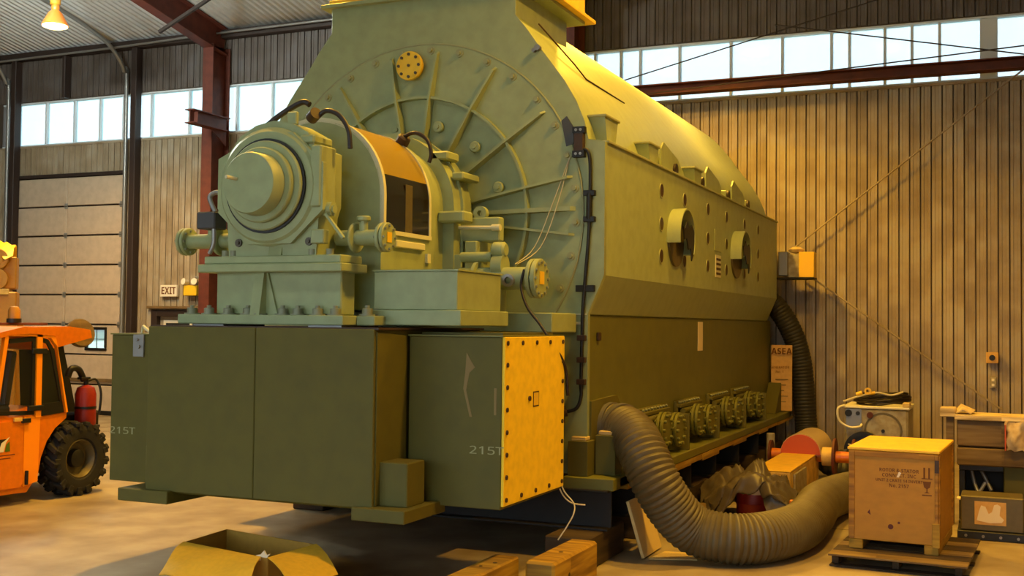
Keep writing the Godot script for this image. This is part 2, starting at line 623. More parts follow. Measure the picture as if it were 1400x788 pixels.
func unseen_tube_lamp(at: Vector3) -> void:  # unseen lamp above the view, placed to light ceiling and upper wall
	var t := thing("unseen_tube_lamp", "unseen white tube lamp out of view at upper left, placed to light the ceiling", "lamp", at)
	part(t, "tube", mb().cyl(V(-0.6, 0, 0), V(0.6, 0, 0), 0.03, 14), M.led_glow)
	part(t, "end_cap", mb().cyl(V(-0.66, 0, 0), V(-0.6, 0, 0), 0.036, 14), M.white)
	part(t, "end_cap", mb().cyl(V(0.6, 0, 0), V(0.66, 0, 0), 0.036, 14), M.white)
	var roof := 8.19 + (at.z - WALL_Z) * 0.19 - at.y
	for s in [-0.63, 0.63]:
		part(t, "wire", mb().cyl(V(s, 0.03, 0), V(s, roof - 0.03, 0), 0.008, 6), M.trim_dark)
	for k in 3:
		var l := OmniLight3D.new()
		l.name = "tube_light"
		t.add_child(l, true)
		l.position = V(-0.4 + 0.4 * k, 0.06, 0)
		l.light_color = LED
		l.light_energy = 11.5
		l.light_size = 0.04
		l.omni_range = 40.0
		l.omni_attenuation = 2.0
		l.shadow_enabled = true

func unseen_led_panel(at: Vector3, label: String) -> void:  # unseen lamps above the view, placed to light the machine's front faces
	var t := thing("unseen_lamp_panel", label, "lamp", at, 0.0, "unseen white lamp panels")
	part(t, "housing", mb().box(V(-0.75, 0.02, -0.3), V(0.75, 0.1, 0.3), 0.01), M.galv)
	part(t, "lens", mb().box(V(-0.72, 0.0, -0.27), V(0.72, 0.02, 0.27)), M.led_glow)
	var roof := 8.19 + (at.z - WALL_Z) * 0.19 - at.y
	part(t, "wire", mb().cyl(V(-0.6, 0.1, 0), V(-0.6, roof, 0), 0.005, 6), M.steel)
	part(t, "wire", mb().cyl(V(0.6, 0.1, 0), V(0.6, roof, 0), 0.005, 6), M.steel)
	var l := AreaLight3D.new()
	l.name = "panel_light"
	t.add_child(l, true)
	l.position = V(0, -0.03, 0)
	l.rotation.x = -PI / 2
	l.area_size = Vector2(1.4, 0.5)
	l.light_color = LED
	l.light_energy = 5.5
	l.area_range = 40.0
	l.shadow_enabled = true

# ------------------------------------------------------------------ the hall
const X0 := -24.0
const X1 := 4.0
const Z1 := 5.0
const W0 := 6.05           # window band
const W1 := 7.06

func roof_y(z: float) -> float:
	return 8.19 + (z - WALL_Z) * 0.19

func hall() -> void:
	var fl := struct("floor", mb().box(V(X0 - 0.2, -0.25, WALL_Z - 0.2), V(X1 + 0.2, 0, Z1 + 0.2)), M.floor)
	for x in [-16.0, -0.35, 1.4]:
		part(fl, "floor_joint", mb().box(V(x - 0.006, -0.01, WALL_Z), V(x + 0.006, 0.0015, Z1)), M.joint)
	for z in [-16.4, -12.2, -3.8]:
		part(fl, "floor_joint", mb().box(V(X0, -0.01, z - 0.006), V(X1, 0.0012, z + 0.006)), M.joint)
	struct("ground_outside", mb().box(V(-90, -0.6, -120), V(70, -0.26, 80)), M.white)
	# back wall: sheet with its openings, then ribbed panels one by one
	var zb := WALL_Z - 0.2
	var zf := WALL_Z - 0.03
	var b := mb()
	for r in [[X0, -20.92, 0.0, W0], [-20.92, -17.62, 5.36, W0], [-17.62, -16.78, 0.0, W0], [-16.78, -15.5, 2.32, W0], [-15.5, X1, 0.0, W0], [X0, X1, W1, roof_y(WALL_Z) + 0.1], [X0, -21.3, W0, W1], [2.6, X1, W0, W1]]:
		b.box(V(r[0], r[2], zb), V(r[1], r[3], zf))
	var wb := struct("wall_back", b, M.wall_back)
	var lo := PackedVector2Array([Vector2(-0.074, -0.03), Vector2(0.074, -0.03), Vector2(0.07, 0.0), Vector2(0.03, 0.0), Vector2(0.026, -0.008), Vector2(-0.026, -0.008), Vector2(-0.03, 0.0), Vector2(-0.07, 0.0)])
	var pitch := 0.164
	var full := mb().prism(lo, Transform3D(Basis(V(1, 0, 0), V(0, 0, 1), V(0, 1, 0)), V(0, 0.0, 0)), W0 - 0.03, 2.0).mesh()
	var over := mb().prism(lo, xz(0.0), W0 - 0.03 - 5.36, 2.0).mesh()
	var above := mb().prism(lo, xz(0.0), W0 - 0.03 - 2.32, 2.0).mesh()
	var high := mb().prism(lo, xz(0.0), roof_y(WALL_Z) - W1 - 0.02, 2.0).mesh()
	var rg := RandomNumberGenerator.new()
	rg.seed = 4
	var x := X0 + 0.1
	while x < X1:
		var me := full
		var y := 0.0
		if x > -20.95 and x < -17.6:
			me = over
			y = 5.36
		elif x > -16.8 and x < -15.48:
			me = above
			y = 2.32
		var o := part(wb, "wall_panel", me, M.wall if rg.randf() < 0.6 else M.wall_b)
		o.position = V(x, y, WALL_Z)
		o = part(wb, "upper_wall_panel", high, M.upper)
		o.position = V(x, W1 + 0.02, WALL_Z)
		x += pitch
	part(wb, "sheet_edge", mb().box(V(X0, W0 - 0.05, WALL_Z - 0.03), V(X1, W0 - 0.005, WALL_Z + 0.012), 0.004), M.wall)
	# window band
	var wi := struct("window_1", mb().box(V(-21.3, W0, zb + 0.02), V(2.6, W0 + 0.03, zf)).box(V(-21.3, W1 - 0.03, zb + 0.02), V(2.6, W1, zf)), M.frame_white)
	var mul := [-21.21, -20.87, -20.01, -19.17, -18.42, -17.75, -16.97, -15.94, -14.7, -13.81, -13.0, -12.2, -11.4, -10.6, -9.8, -9.0, -8.2, -7.4, -6.76, -6.27, -5.91, -5.19, -4.28, -3.4, -2.59, -2.3, -1.74, -1.32, -0.9, -0.17, 0.7, 1.5, 2.3, 2.6]
	for k in mul.size():
		var w: float = 0.13 if k == 29 else 0.022
		part(wi, "mullion", mb().box(V(mul[k] - w, W0 + 0.03, zb + 0.04), V(mul[k] + w, W1 - 0.03, zf - 0.03), 0.004), M.frame_white)
		if k < mul.size() - 1:
			part(wi, "window_pane", mb().box(V(mul[k] + w, W0 + 0.03, zb + 0.07), V(mul[k + 1] - 0.022, W1 - 0.03, zb + 0.078)), M.pane)
	# the other walls
	struct("wall_left", mb().prism(V2([WALL_Z - 0.2, 0, Z1 + 0.2, 0, Z1 + 0.2, roof_y(Z1) + 0.3, WALL_Z - 0.2, roof_y(WALL_Z) + 0.1]), zy(X0 - 0.2), 0.2), M.wall)
	struct("wall_right", mb().prism(V2([WALL_Z - 0.2, 0, Z1 + 0.2, 0, Z1 + 0.2, roof_y(Z1) + 0.3, WALL_Z - 0.2, roof_y(WALL_Z) + 0.1]), zy(X1), 0.2), M.wall)
	b = mb()
	for r in [[X0, X1, 0.0, 0.8], [X0, X1, 5.2, roof_y(Z1) + 0.3], [X0, -16.0, 0.8, 5.2], [-7.5, -6.5, 0.8, 5.2], [2.0, X1, 0.8, 5.2]]:
		b.box(V(r[0], r[2], Z1), V(r[1], r[3], Z1 + 0.2))
	struct("wall_front", b, M.wall)
	for k in 2:  # unseen windows behind the camera, sized to light the machine's front
		var wx: float = [-16.0, -6.5][k]
		var wn := struct("window_%d" % (k + 2), mb().box(V(wx, 0.8, Z1 + 0.02), V(wx + 8.5, 0.88, Z1 + 0.18)), M.frame_white)
		for j in 6:
			part(wn, "mullion", mb().box(V(wx + j * 1.7 - 0.03, 0.88, Z1 + 0.05), V(wx + j * 1.7 + 0.03, 5.2, Z1 + 0.15)), M.frame_white)
			if j < 5:
				part(wn, "window_pane", mb().box(V(wx + j * 1.7 + 0.03, 0.88, Z1 + 0.1), V(wx + j * 1.7 + 1.67, 5.2, Z1 + 0.11)), M.clear_pane)
	# roof deck
	var sl := (roof_y(Z1 + 0.2) - roof_y(WALL_Z - 0.2)) / (Z1 + 0.4 - WALL_Z)
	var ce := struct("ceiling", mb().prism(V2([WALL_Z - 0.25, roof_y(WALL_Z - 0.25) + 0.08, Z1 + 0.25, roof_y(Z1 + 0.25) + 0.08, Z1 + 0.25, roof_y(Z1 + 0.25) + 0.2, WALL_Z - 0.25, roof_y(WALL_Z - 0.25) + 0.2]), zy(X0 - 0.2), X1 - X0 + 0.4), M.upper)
	var prof := PackedVector2Array()
	for k in 6:
		var u := k * 0.15
		prof.append_array(PackedVector2Array([Vector2(u, 0.04), Vector2(u + 0.03, 0.0), Vector2(u + 0.09, 0.0), Vector2(u + 0.12, 0.04)]))
	prof.append(Vector2(0.9, 0.04))
	prof.append(Vector2(0.9, 0.06))
	prof.append(Vector2(0.0, 0.06))
	var len := (Z1 - WALL_Z) * sqrt(1 + sl * sl)
	var dirz := V(0, sl, 1).normalized()
	var deck := mb().prism(prof, Transform3D(Basis(V(1, 0, 0), V(0, 1, 0), dirz), Vector3.ZERO), len, 2.0).mesh()
	x = X0
	while x < X1 - 0.5:
		var o := part(ce, "deck_panel", deck, M.deck)
		o.position = V(x, roof_y(WALL_Z), WALL_Z)
		x += 0.9
	# steel frames: columns on the wall, rafters along the slope
	for fx in [-22.9, -14.93, -7.05, 1.0]:
		i_section("column_%d" % [int(fx + 24)], V(fx, 0, -18.87), V(fx, roof_y(-18.9) - 0.45, -18.87), 0.26, 0.56, V(0, 0, 1))
		i_section("rafter_%d" % [int(fx + 24)], V(fx, roof_y(-19.1) - 0.3, -19.1), V(fx, roof_y(Z1) - 0.3, Z1), 0.26, 0.56, V(1, 0, 0))
	struct("trim_eave", mb().box(V(X0, 8.0, -19.16), V(X1, 8.17, -18.98), 0.01), M.trim_dark)
	struct("trim_conduit", mb().tube(spline([V(-23, 7.98, -18.9), V(-18, 8.02, -18.9), V(-15.3, 8.06, -18.85), V(-13, 8.08, -18.85), V(-9, 8.1, -18.85)], 6), 0.025, 8), M.galv)
	struct("trim_brace", mb().bar(V(-15.0, 7.7, -17.2), V(-13.2, 8.5, -17.2), 0.06, 0.06), M.trim_dark)
	for px in [-19.2, -17.22, -20.74]:
		struct("trim_%d" % [int(px + 24)], mb().box(V(px - 0.09, 0 if px != -19.2 else 7.06, -19.17), V(px + 0.06 - (0.06 if px == -19.2 else 0.0), 8.0, -18.98), 0.01), M.trim_dark)
	var ft := mb().box(V(-14.8, 6.0, -18.9), V(-14.58, 6.02, -17.75)).box(V(-14.8, 6.26, -18.9), V(-14.58, 6.28, -17.75)).box(V(-14.7, 6.02, -18.9), V(-14.68, 6.26, -17.77)).box(V(-14.79, 6.02, -17.9), V(-14.59, 6.26, -17.885))
	ft.prism(V2([-18.9, 5.7, -18.9, 6.0, -18.4, 6.0]), zy(-14.7), 0.02)
	struct("trim_bracket", ft, M.rust)
	struct("trim_girt", mb().box(V(-6.85, 6.08, -18.9), V(X1, 6.1, -18.66)).box(V(-6.85, 6.24, -18.9), V(X1, 6.26, -18.66)).box(V(-6.85, 6.1, -18.8), V(X1, 6.24, -18.785)), M.rust)
	var rods := [[V(-6.4, 6.24, -18.55), V(-1.6, 7.35, -18.55)], [V(-3.4, 7.06, -18.55), V(0.9, 6.13, -18.55)], [V(-6.7, 6.0, -18.5), V(1.2, 6.42, -18.5)]]
	for k in 3:
		struct("trim_rod_%d" % k, mb().cyl(rods[k][0], rods[k][1], 0.011, 8), M.trim_dark)
	struct("trim_rod_3", mb().cyl(V(-3.15, 3.42, -19.02), V(0.62, 6.35, -19.02), 0.014, 8), M.wall)
	struct("trim_rod_4", mb().cyl(V(-3.05, 3.05, -19.02), V(0.0, 0.86, -19.02), 0.014, 8), M.wall)
	overhead_door()
	man_door()

# rolled section from p to q; wd = flange width, dp = depth, axis = direction of the flange normal
func i_section(called: String, p: Vector3, q: Vector3, wd: float, dp: float, side: Vector3) -> void:
	var d := (q - p).normalized()
	var across := side.cross(d).normalized()
	var l := p.distance_to(q)
	var c := (p + q) * 0.5
	var m := mb()
	var nrm := side
	var fl := across
	if called.begins_with("rafter"):
		nrm = across
		fl = side
	for s in [-1.0, 1.0]:
		m.boxm(Transform3D(Basis(fl, nrm, d), c + nrm * s * (dp * 0.5 - 0.012)), V(wd, 0.024, l), 0.003)
	m.boxm(Transform3D(Basis(fl, nrm, d), c), V(0.016, dp - 0.04, l))
	struct(called, m, M.rust)

func overhead_door() -> void:
	var z := -19.19
	var d := struct("door_1", mb().box(V(-20.92, 5.3, z - 0.02), V(-17.62, 5.37, z + 0.04)), M.trim_dark)
	var h := 0.6625
	for r in 8:
		for c in 2:
			var x0 := -20.9 + c * 1.64
			var x1 := x0 + 1.625
			var y0 := r * h + 0.015
			var y1 := y0 + h - 0.035
			var m := mb()
			if r == 2 and c == 1:
				m.box(V(x0, y0, z - 0.06), V(-18.62, y1, z - 0.01), 0.006)
				m.box(V(-18.04, y0, z - 0.06), V(x1, y1, z - 0.01), 0.006)
				m.box(V(-18.62, y0, z - 0.06), V(-18.04, 1.44, z - 0.01))
				m.box(V(-18.62, 1.9, z - 0.06), V(-18.04, y1, z - 0.01))
			else:
				m.box(V(x0, y0, z - 0.06), V(x1, y1, z - 0.01), 0.012)
				m.box(V(x0 + 0.05, y0 + 0.05, z - 0.01), V(x1 - 0.05, y1 - 0.05, z - 0.004), 0.004)
			part(d, "door_panel", m, M.door)
	part(d, "backing", mb().box(V(-20.93, 0, z - 0.1), V(-18.7, 5.4, z - 0.07)).box(V(-18.0, 0, z - 0.1), V(-17.61, 5.4, z - 0.07)).box(V(-18.7, 0, z - 0.1), V(-18.0, 1.38, z - 0.07)).box(V(-18.7, 1.96, z - 0.1), V(-18.0, 5.4, z - 0.07)), M.trim_dark)
	for r in range(1, 8):
		for hx in [-20.85, -19.27, -17.68]:
			part(d, "hinge", mb().box(V(hx - 0.04, r * h - 0.06, z - 0.01), V(hx + 0.04, r * h + 0.06, z + 0.02), 0.006).cyl(V(hx - 0.05, r * h, z + 0.02), V(hx + 0.05, r * h, z + 0.02), 0.014, 8), M.galv)
	part(d, "window_frame", mb().box(V(-18.64, 1.41, z - 0.07), V(-18.02, 1.47, z + 0.02), 0.01).box(V(-18.64, 1.87, z - 0.07), V(-18.02, 1.93, z + 0.02), 0.01).box(V(-18.64, 1.47, z - 0.07), V(-18.58, 1.87, z + 0.02), 0.01).box(V(-18.08, 1.47, z - 0.07), V(-18.02, 1.87, z + 0.02), 0.01), M.black)
	part(d, "window_pane", mb().box(V(-18.58, 1.47, z - 0.04), V(-18.08, 1.87, z - 0.035)), M.pane)
	part(d, "window_bar", mb().box(V(-18.34, 1.47, z - 0.045), V(-18.325, 1.87, z - 0.03)).box(V(-18.58, 1.66, z - 0.045), V(-18.08, 1.67, z - 0.03)), M.black)
	part(d, "bottom_seal", mb().box(V(-20.9, 0.0, z - 0.05), V(-17.64, 0.1, z + 0.005), 0.01), M.black)
	part(d, "stiffener", mb().box(V(-20.88, 0.72, z - 0.01), V(-17.66, 0.8, z + 0.03), 0.01), M.timber_grey)
	for tx in [-20.98, -17.5]:
		var pts := [V(tx, 0.05, z + 0.12), V(tx, 6.9, z + 0.12), V(tx, 7.5, z + 0.2), V(tx, 7.9, z + 0.55), V(tx, 8.15, z + 1.1), V(tx, 8.45, z + 2.4), V(tx, 9.0, z + 5.6)]
		part(d, "track", mb().tube(spline(pts, 6), 0.045, 8), M.galv)

func man_door() -> void:
	var z := WALL_Z
	var d := struct("door_2", mb().box(V(-16.78, 0, z - 0.16), V(-16.62, 2.32, z + 0.03), 0.006).box(V(-15.66, 0, z - 0.16), V(-15.5, 2.32, z + 0.03), 0.006).box(V(-16.62, 2.18, z - 0.16), V(-15.66, 2.32, z + 0.03), 0.006), M.trim_dark)
	part(d, "door_leaf", mb().box(V(-16.62, 0.02, z - 0.14), V(-15.66, 2.18, z - 0.09), 0.004), M.wall_b)
	part(d, "door_trim", mb().box(V(-16.52, 1.2, z - 0.09), V(-16.46, 2.1, z - 0.075)).box(V(-15.82, 1.2, z - 0.09), V(-15.76, 2.1, z - 0.075)).box(V(-16.46, 2.04, z - 0.09), V(-15.82, 2.1, z - 0.075)), M.white)
	part(d, "door_window", mb().box(V(-16.46, 1.2, z - 0.09), V(-15.82, 2.04, z - 0.085)), M.black)
	part(d, "door_handle", mb().cyl(V(-15.75, 1.05, z - 0.09), V(-15.75, 1.05, z - 0.02), 0.03, 10), M.steel)
	struct("trim_lintel", mb().box(V(-16.85, 2.34, z), V(-15.4, 2.4, z + 0.1), 0.01), M.timber_grey)

# ------------------------------------------------------------------ the generator
const FZ := -9.69          # plane of the stator's front end
const RZ := -18.25         # its rear end
const AY := 3.13           # height of the shaft

func mir(p: PackedVector2Array) -> PackedVector2Array:
	var o := PackedVector2Array()
	for k in range(p.size() - 1, -1, -1):
		o.append(Vector2(2 * CX - p[k].x, p[k].y))
	return o

func hexnut(m: Mb, p: Vector3, dir: Vector3, r: float, h: float) -> void:
	m.lathe([Vector2(0, 0), Vector2(r * 1.5, 0), Vector2(r * 1.5, h * 0.25), Vector2(0, h * 0.25)], Mb.along(p, dir), 12)
	m.lathe([Vector2(0, 0), Vector2(r, 0), Vector2(r, h), Vector2(r * 0.7, h * 1.08), Vector2(0, h * 1.08)], Mb.along(p, dir), 6, 2.0)
	m.cyl(p, p + dir.normalized() * h * 1.5, r * 0.45, 8)

func generator() -> void:
	var g := thing("generator", "huge pale green turbine generator with domed stator on an olive base frame", "generator", V(CX, 0.64, FZ))
	base(g)
	pedestal(g)
	exciter(g)
	stator(g)
	fittings(g)

func base(g: Node3D) -> void:
	# front base: two plates with a seam, over a closed frame
	wpart(g, "base_frame", mb().box(V(-6.27, 0.75, -9.6), V(-4.21, 2.05, -7.185), 0.01).box(V(-6.35, 0.72, -9.2), V(-4.25, 1.09, -7.22), 0.01), M.olive)
	wpart(g, "front_plate", mb().box(V(-6.29, 0.74, -7.19), V(-5.252, 2.05, -7.16), 0.006), M.olive)
	wpart(g, "front_plate", mb().box(V(-5.248, 0.74, -7.19), V(-4.2, 2.05, -7.16), 0.006), M.olive)
	wpart(g, "top_plate", mb().box(V(-6.28, 2.045, -9.5), V(-4.17, 2.06, -7.17)), M.brown_box)
	wpart(g, "foot", mb().box(V(-6.52, 0.65, -7.9), V(-6.02, 0.75, -7.1), 0.006), M.olive)
	wpart(g, "foot", mb().box(V(-4.34, 0.66, -7.75), V(-3.9, 0.755, -7.1), 0.006), M.olive)
	wpart(g, "foot_block", mb().box(V(-4.2, 0.755, -7.52), V(-3.96, 1.075, -7.25), 0.006), M.olive)
	var gus := mb().prism(V2([-7.64, 0.76, -7.64, 2.0, -7.19, 2.03, -7.19, 0.76]), zy(-4.21), 0.02)
	wpart(g, "gusset", gus, M.olive)
	# the two terminal boxes
	for s in [0, 1]:
		var x0 := -4.18 if s == 1 else -7.13
		var x1 := -3.4 if s == 1 else -6.36
		var y0 := 0.72 if s == 1 else 0.705
		var bx := wpart(g, "terminal_box", mb().box(V(x0, y0, -8.91), V(x1, 2.0 - 0.03 * (1 - s), -7.66), 0.006), M.olive)
		wpart(bx, "lid", mb().box(V(x0 - 0.01, 2.0 - 0.03 * (1 - s), -8.92), V(x1 + 0.01, 2.012 - 0.03 * (1 - s), -7.65)), M.olive_low)
		put_words(bx, "stencil", "215T", 0.06, V(-3.52, 1.155, -7.659) if s == 1 else V(-6.995, 1.14, -7.659), M.lettering, 0.0, 1.6)
		if s == 1:
			var pl := wpart(bx, "side_cover", mb().box(V(-3.4, 0.745, -8.91), V(-3.378, 2.0, -7.665), 0.003), M.plywood, "bolted yellow plywood cover")
			var bo := mb()
			for k in 5:
				for y in [0.79, 1.955]:
					bo.cyl(V(-3.38, y, -7.71 - k * 0.288), V(-3.368, y, -7.71 - k * 0.288), 0.018, 8)
			for k in range(1, 7):
				for z in [-7.71, -8.86]:
					var y := 0.79 + k * 0.167
					bo.cyl(V(-3.38, y, z), V(-3.368, y, z), 0.018, 8)
			wpart(pl, "bolt", bo, M.brown_box)
			wpart(pl, "label", mb().box(V(-3.379, 1.46, -8.33), V(-3.374, 1.56, -8.23)), M.cover_yellow)
			wpart(pl, "label_rim", mb().box(V(-3.3788, 1.45, -8.34), V(-3.3755, 1.57, -8.22)), M.brown_box)
			wpart(pl, "knob", mb().cyl(V(-3.38, 1.52, -8.14), V(-3.365, 1.52, -8.14), 0.02, 10), M.brown_box)
			wpart(bx, "tape_scrap", mb().prism(V2([-3.69, 1.88, -3.62, 1.77, -3.665, 1.73, -3.69, 1.6, -3.64, 1.4, -3.66, 1.4, -3.715, 1.61, -3.7, 1.73]), xy(0, 0, -7.66), 0.003), M.tape)
			wpart(bx, "tape_scrap", mb().box(V(-3.46, 1.42, -7.66), V(-3.44, 1.62, -7.657)), M.tape)
		else:
			wpart(bx, "hinge_plate", mb().box(V(-6.88, 1.78, -7.66), V(-6.765, 1.975, -7.64), 0.004).cyl(V(-6.83, 1.93, -7.64), V(-6.83, 1.93, -7.625), 0.015, 8).cyl(V(-6.81, 1.87, -7.64), V(-6.81, 1.87, -7.625), 0.015, 8), M.galv)
			wpart(bx, "clip", mb().tube(spline([V(-6.88, 1.98, -7.75), V(-6.84, 2.04, -7.72), V(-6.8, 2.03, -7.7), V(-6.74, 1.99, -7.7)], 5), 0.014, 8), M.cream)
	# skid: long plates and their lower edge
	for s in [-1.0, 1.0]:
		var a: float = CX + s * 1.72
		var b: float = CX + s * 2.08
		wpart(g, "skid_plate", mb().box(V(minf(a, b), 0.64, RZ - 0.4), V(maxf(a, b), 0.735, FZ - 0.02), 0.01), M.olive_low)
	var rag := mb()
	var rg := RandomNumberGenerator.new()
	rg.seed = 9
	var z := -9.95
	while z > -18.4:
		var l := rg.randf_range(0.5, 0.9)
		rag.box(V(-3.5, 0.6 - rg.randf() * 0.05, z - l), V(-3.15 + rg.randf() * 0.01, 0.638, z), 0.004)
		z -= l
	wpart(g, "packing_board", rag, M.timber)
	for k in 2:
		var px := -3.6 + k * 0.2
		var pz := -9.6 - k * 0.18
		var po := wpart(g, "skid_post", mb().box(V(px, 0.735, pz - 0.2), V(px + 0.19, 1.05 + k * 0.045, pz), 0.004), M.olive)
		wpart(po, "packer", mb().box(V(px + 0.02, 1.05 + k * 0.045, pz - 0.17), V(px + 0.16, 1.085 + k * 0.045, pz - 0.03), 0.006), M.timber_pale)
	wpart(g, "skid_front", mb().box(V(-3.62, 0.63, FZ - 0.3), V(-3.14, 0.735, FZ + 0.16), 0.006), M.olive_low)
	# sole plate behind the terminal box
	wpart(g, "sole_plate", mb().box(V(-6.9, 2.03, -9.6), V(-3.53, 2.2, -9.0), 0.008), M.paint)
	wpart(g, "tray", mb().box(V(-4.2, 2.012, -8.95), V(-3.5, 2.03, -7.9)), M.olive)

func pedestal(g: Node3D) -> void:
	var p := wpart(g, "pedestal", mb().box(V(-5.83, 2.15, -7.62), V(-4.65, 2.5, -7.42), 0.01), M.paint)
	wpart(p, "flange", mb().box(V(-6.12, 2.075, -7.95), V(-4.56, 2.15, -7.3), 0.006).box(V(-4.56, 2.075, -8.0), V(-4.4, 2.15, -7.5), 0.006), M.paint)
	wpart(p, "bed_plate", mb().box(V(-5.93, 2.485, -7.69), V(-4.58, 2.552, -7.3), 0.008), M.paint)
	wpart(p, "bed_plate", mb().box(V(-5.88, 2.552, -7.64), V(-4.6, 2.615, -7.32), 0.008), M.paint)
	wpart(p, "web", mb().prism(V2([-7.43, 2.15, -7.43, 2.49, -7.37, 2.49, -7.31, 2.15]), zy(-5.42), 0.09), M.paint)
	wpart(p, "web", mb().prism(V2([-5.42, 2.15, -5.22, 2.15, -5.32, 2.49, -5.4, 2.49]), xy(0, 0, -7.45), 0.05), M.paint)
	for s in [0, 1]:
		wpart(p, "shim", mb().box(V(-6.0 + s * 1.1, 2.06, -7.9), V(-5.7 + s * 1.1, 2.076, -7.35)), M.galv)
	for k in 9:
		var x: float = -6.03 + [0.0, 0.17, 0.36, 0.55, 0.66, 0.88, 1.02, 1.2, 1.36][k] * 1.0
		var m := mb()
		hexnut(m, V(x, 2.15, -7.37), Vector3.UP, 0.041, 0.05)
		wpart(p, "nut", m, M.nut)
	for k in 3:
		var m := mb()
		hexnut(m, V(-4.5, 2.15, -7.56 - k * 0.16), Vector3.UP, 0.041, 0.055)
		wpart(p, "nut", m, M.nut)
	# bearing housing
	var hs := V2([-5.66, 2.615, -4.84, 2.615, -4.82, 2.92, -4.79, 3.0, -4.79, 3.42, -4.86, 3.45, -4.93, 3.57, -5.08, 3.65, -5.25, 3.68, -5.42, 3.65, -5.57, 3.57, -5.67, 3.45, -5.78, 3.4, -5.78, 3.0, -5.68, 2.92])
	var h := wpart(g, "bearing_housing", mb().prism(hs, xy(0, 0, -7.62), 0.27), M.paint)
	var oc := PackedVector2Array()
	for k in 8:
		var a := PI / 8 + k * PI / 4
		oc.append(Vector2(-5.25 + cos(a) * 0.53, 3.14 + sin(a) * 0.47))
	wpart(h, "raised_seat", mb().prism(oc, xy(0, 0, -7.36), 0.05, 2.0), M.paint)
	var c := V(-5.27, 3.157, 0)
	wpart(h, "outer_ring", mb().lathe([Vector2(0.2, 0), Vector2(0.465, 0), Vector2(0.47, 0.03), Vector2(0.43, 0.07), Vector2(0.2, 0.07)], xy(c.x, c.y, -7.36), 48), M.paint)
	wpart(h, "seal_ring", mb().lathe([Vector2(0.2, 0), Vector2(0.372, 0), Vector2(0.372, 0.03), Vector2(0.2, 0.03)], xy(c.x, c.y, -7.3), 48), M.black)
	wpart(h, "cover_ring", mb().lathe([Vector2(0.2, 0), Vector2(0.352, 0), Vector2(0.352, 0.02), Vector2(0.342, 0.03), Vector2(0.2, 0.03)], xy(c.x, c.y, -7.27), 48), M.paint)
	wpart(h, "step_ring", mb().lathe([Vector2(0.2, 0), Vector2(0.295, 0), Vector2(0.295, 0.04), Vector2(0.285, 0.05), Vector2(0.2, 0.05)], xy(c.x, c.y, -7.24), 48), M.paint)
	var cap := wpart(h, "shaft_cap", mb().lathe([Vector2(0.0, 0), Vector2(0.245, 0), Vector2(0.245, 0.02), Vector2(0.238, 0.03), Vector2(0.238, 0.125), Vector2(0.23, 0.135), Vector2(0.0, 0.135)], xy(c.x, c.y, -7.195), 48), M.paint)
	wpart(cap, "pin", mb().cyl(V(-5.38, 3.19, -7.06), V(-5.4, 3.195, -6.96), 0.014, 10), M.cream)
	wpart(h, "rib", mb().prism(V2([-7.42, 2.615, -7.42, 2.72, -7.36, 2.72, -7.33, 2.615]), zy(-5.27), 0.12), M.paint)
	for x in [-5.56, -4.9]:
		wpart(h, "plug", mb().cyl(V(x, 2.72, -7.36), V(x, 2.72, -7.335), 0.032, 12).cyl(V(x, 2.72, -7.335), V(x, 2.72, -7.325), 0.014, 8), M.bolt)
	for k in 4:
		wpart(h, "stud", mb().cyl(V([-5.62, -5.7, -4.88, -4.72][k], 2.615, -7.36), V([-5.62, -5.7, -4.88, -4.72][k], 2.66, -7.36), 0.03, 10), M.nut)
	# lifting ear and hinge lug at the right
	wpart(h, "ear", mb().box(V(-4.87, 2.98, -7.52), V(-4.775, 3.46, -7.296), 0.012), M.paint)
	wpart(h, "lug", mb().cyl(V(-4.8, 2.97, -7.4), V(-4.72, 2.97, -7.4), 0.06, 6).cyl(V(-4.72, 2.97, -7.4), V(-4.705, 2.97, -7.4), 0.035, 12), M.paint)
	wpart(h, "strut", mb().bar(V(-4.76, 2.93, -7.36), V(-4.6, 2.74, -7.36), 0.03, 0.02), M.paint)
	wpart(h, "junction_box", mb().box(V(-4.86, 2.7, -7.38), V(-4.74, 2.81, -7.3), 0.008), M.paint)
	wpart(h, "name_plate", mb().box(V(-4.88, 3.05, -7.352), V(-4.8, 3.09, -7.34)).box(V(-4.88, 2.98, -7.352), V(-4.8, 3.0, -7.34)).box(V(-4.88, 2.93, -7.352), V(-4.8, 2.945, -7.34)), M.paint_old)
	wpart(h, "saddle", mb().box(V(-5.0, 3.48, -7.6), V(-4.86, 3.55, -7.33), 0.015), M.paint)
	wpart(h, "eye", mb().box(V(-5.15, 3.64, -7.42), V(-5.06, 3.75, -7.38), 0.01), M.paint)
	wpart(h, "fitting", mb().cyl(V(-5.0, 3.71, -7.5), V(-4.93, 3.74, -7.46), 0.05, 14), M.brown_box)
	# black hoses over the bearing
	var hz := -7.5
	wpart(h, "oil_hose", mb().tube(spline([V(-5.85, 3.1, hz), V(-5.72, 3.42, hz), V(-5.52, 3.6, hz), V(-5.32, 3.74, hz), V(-5.1, 3.84, hz), V(-5.02, 3.82, hz)], 6), 0.024, 8), M.cable)
	wpart(h, "oil_hose", mb().tube(spline([V(-4.94, 3.72, hz), V(-4.86, 3.76, hz), V(-4.75, 3.72, hz), V(-4.66, 3.6, hz), V(-4.64, 3.45, hz)], 6), 0.02, 8), M.cable)
	# pipe stubs both sides: right one faces right, left one left
	pipe_stub(g, V(-4.8, 2.76, -7.6), 1.0, 0.42)
	pipe_stub(g, V(-5.72, 2.76, -7.6), -1.0, 0.56)
	wpart(h, "sensor_box", mb().box(V(-5.98, 2.84, -7.5), V(-5.8, 2.98, -7.34), 0.01), M.grey_box)
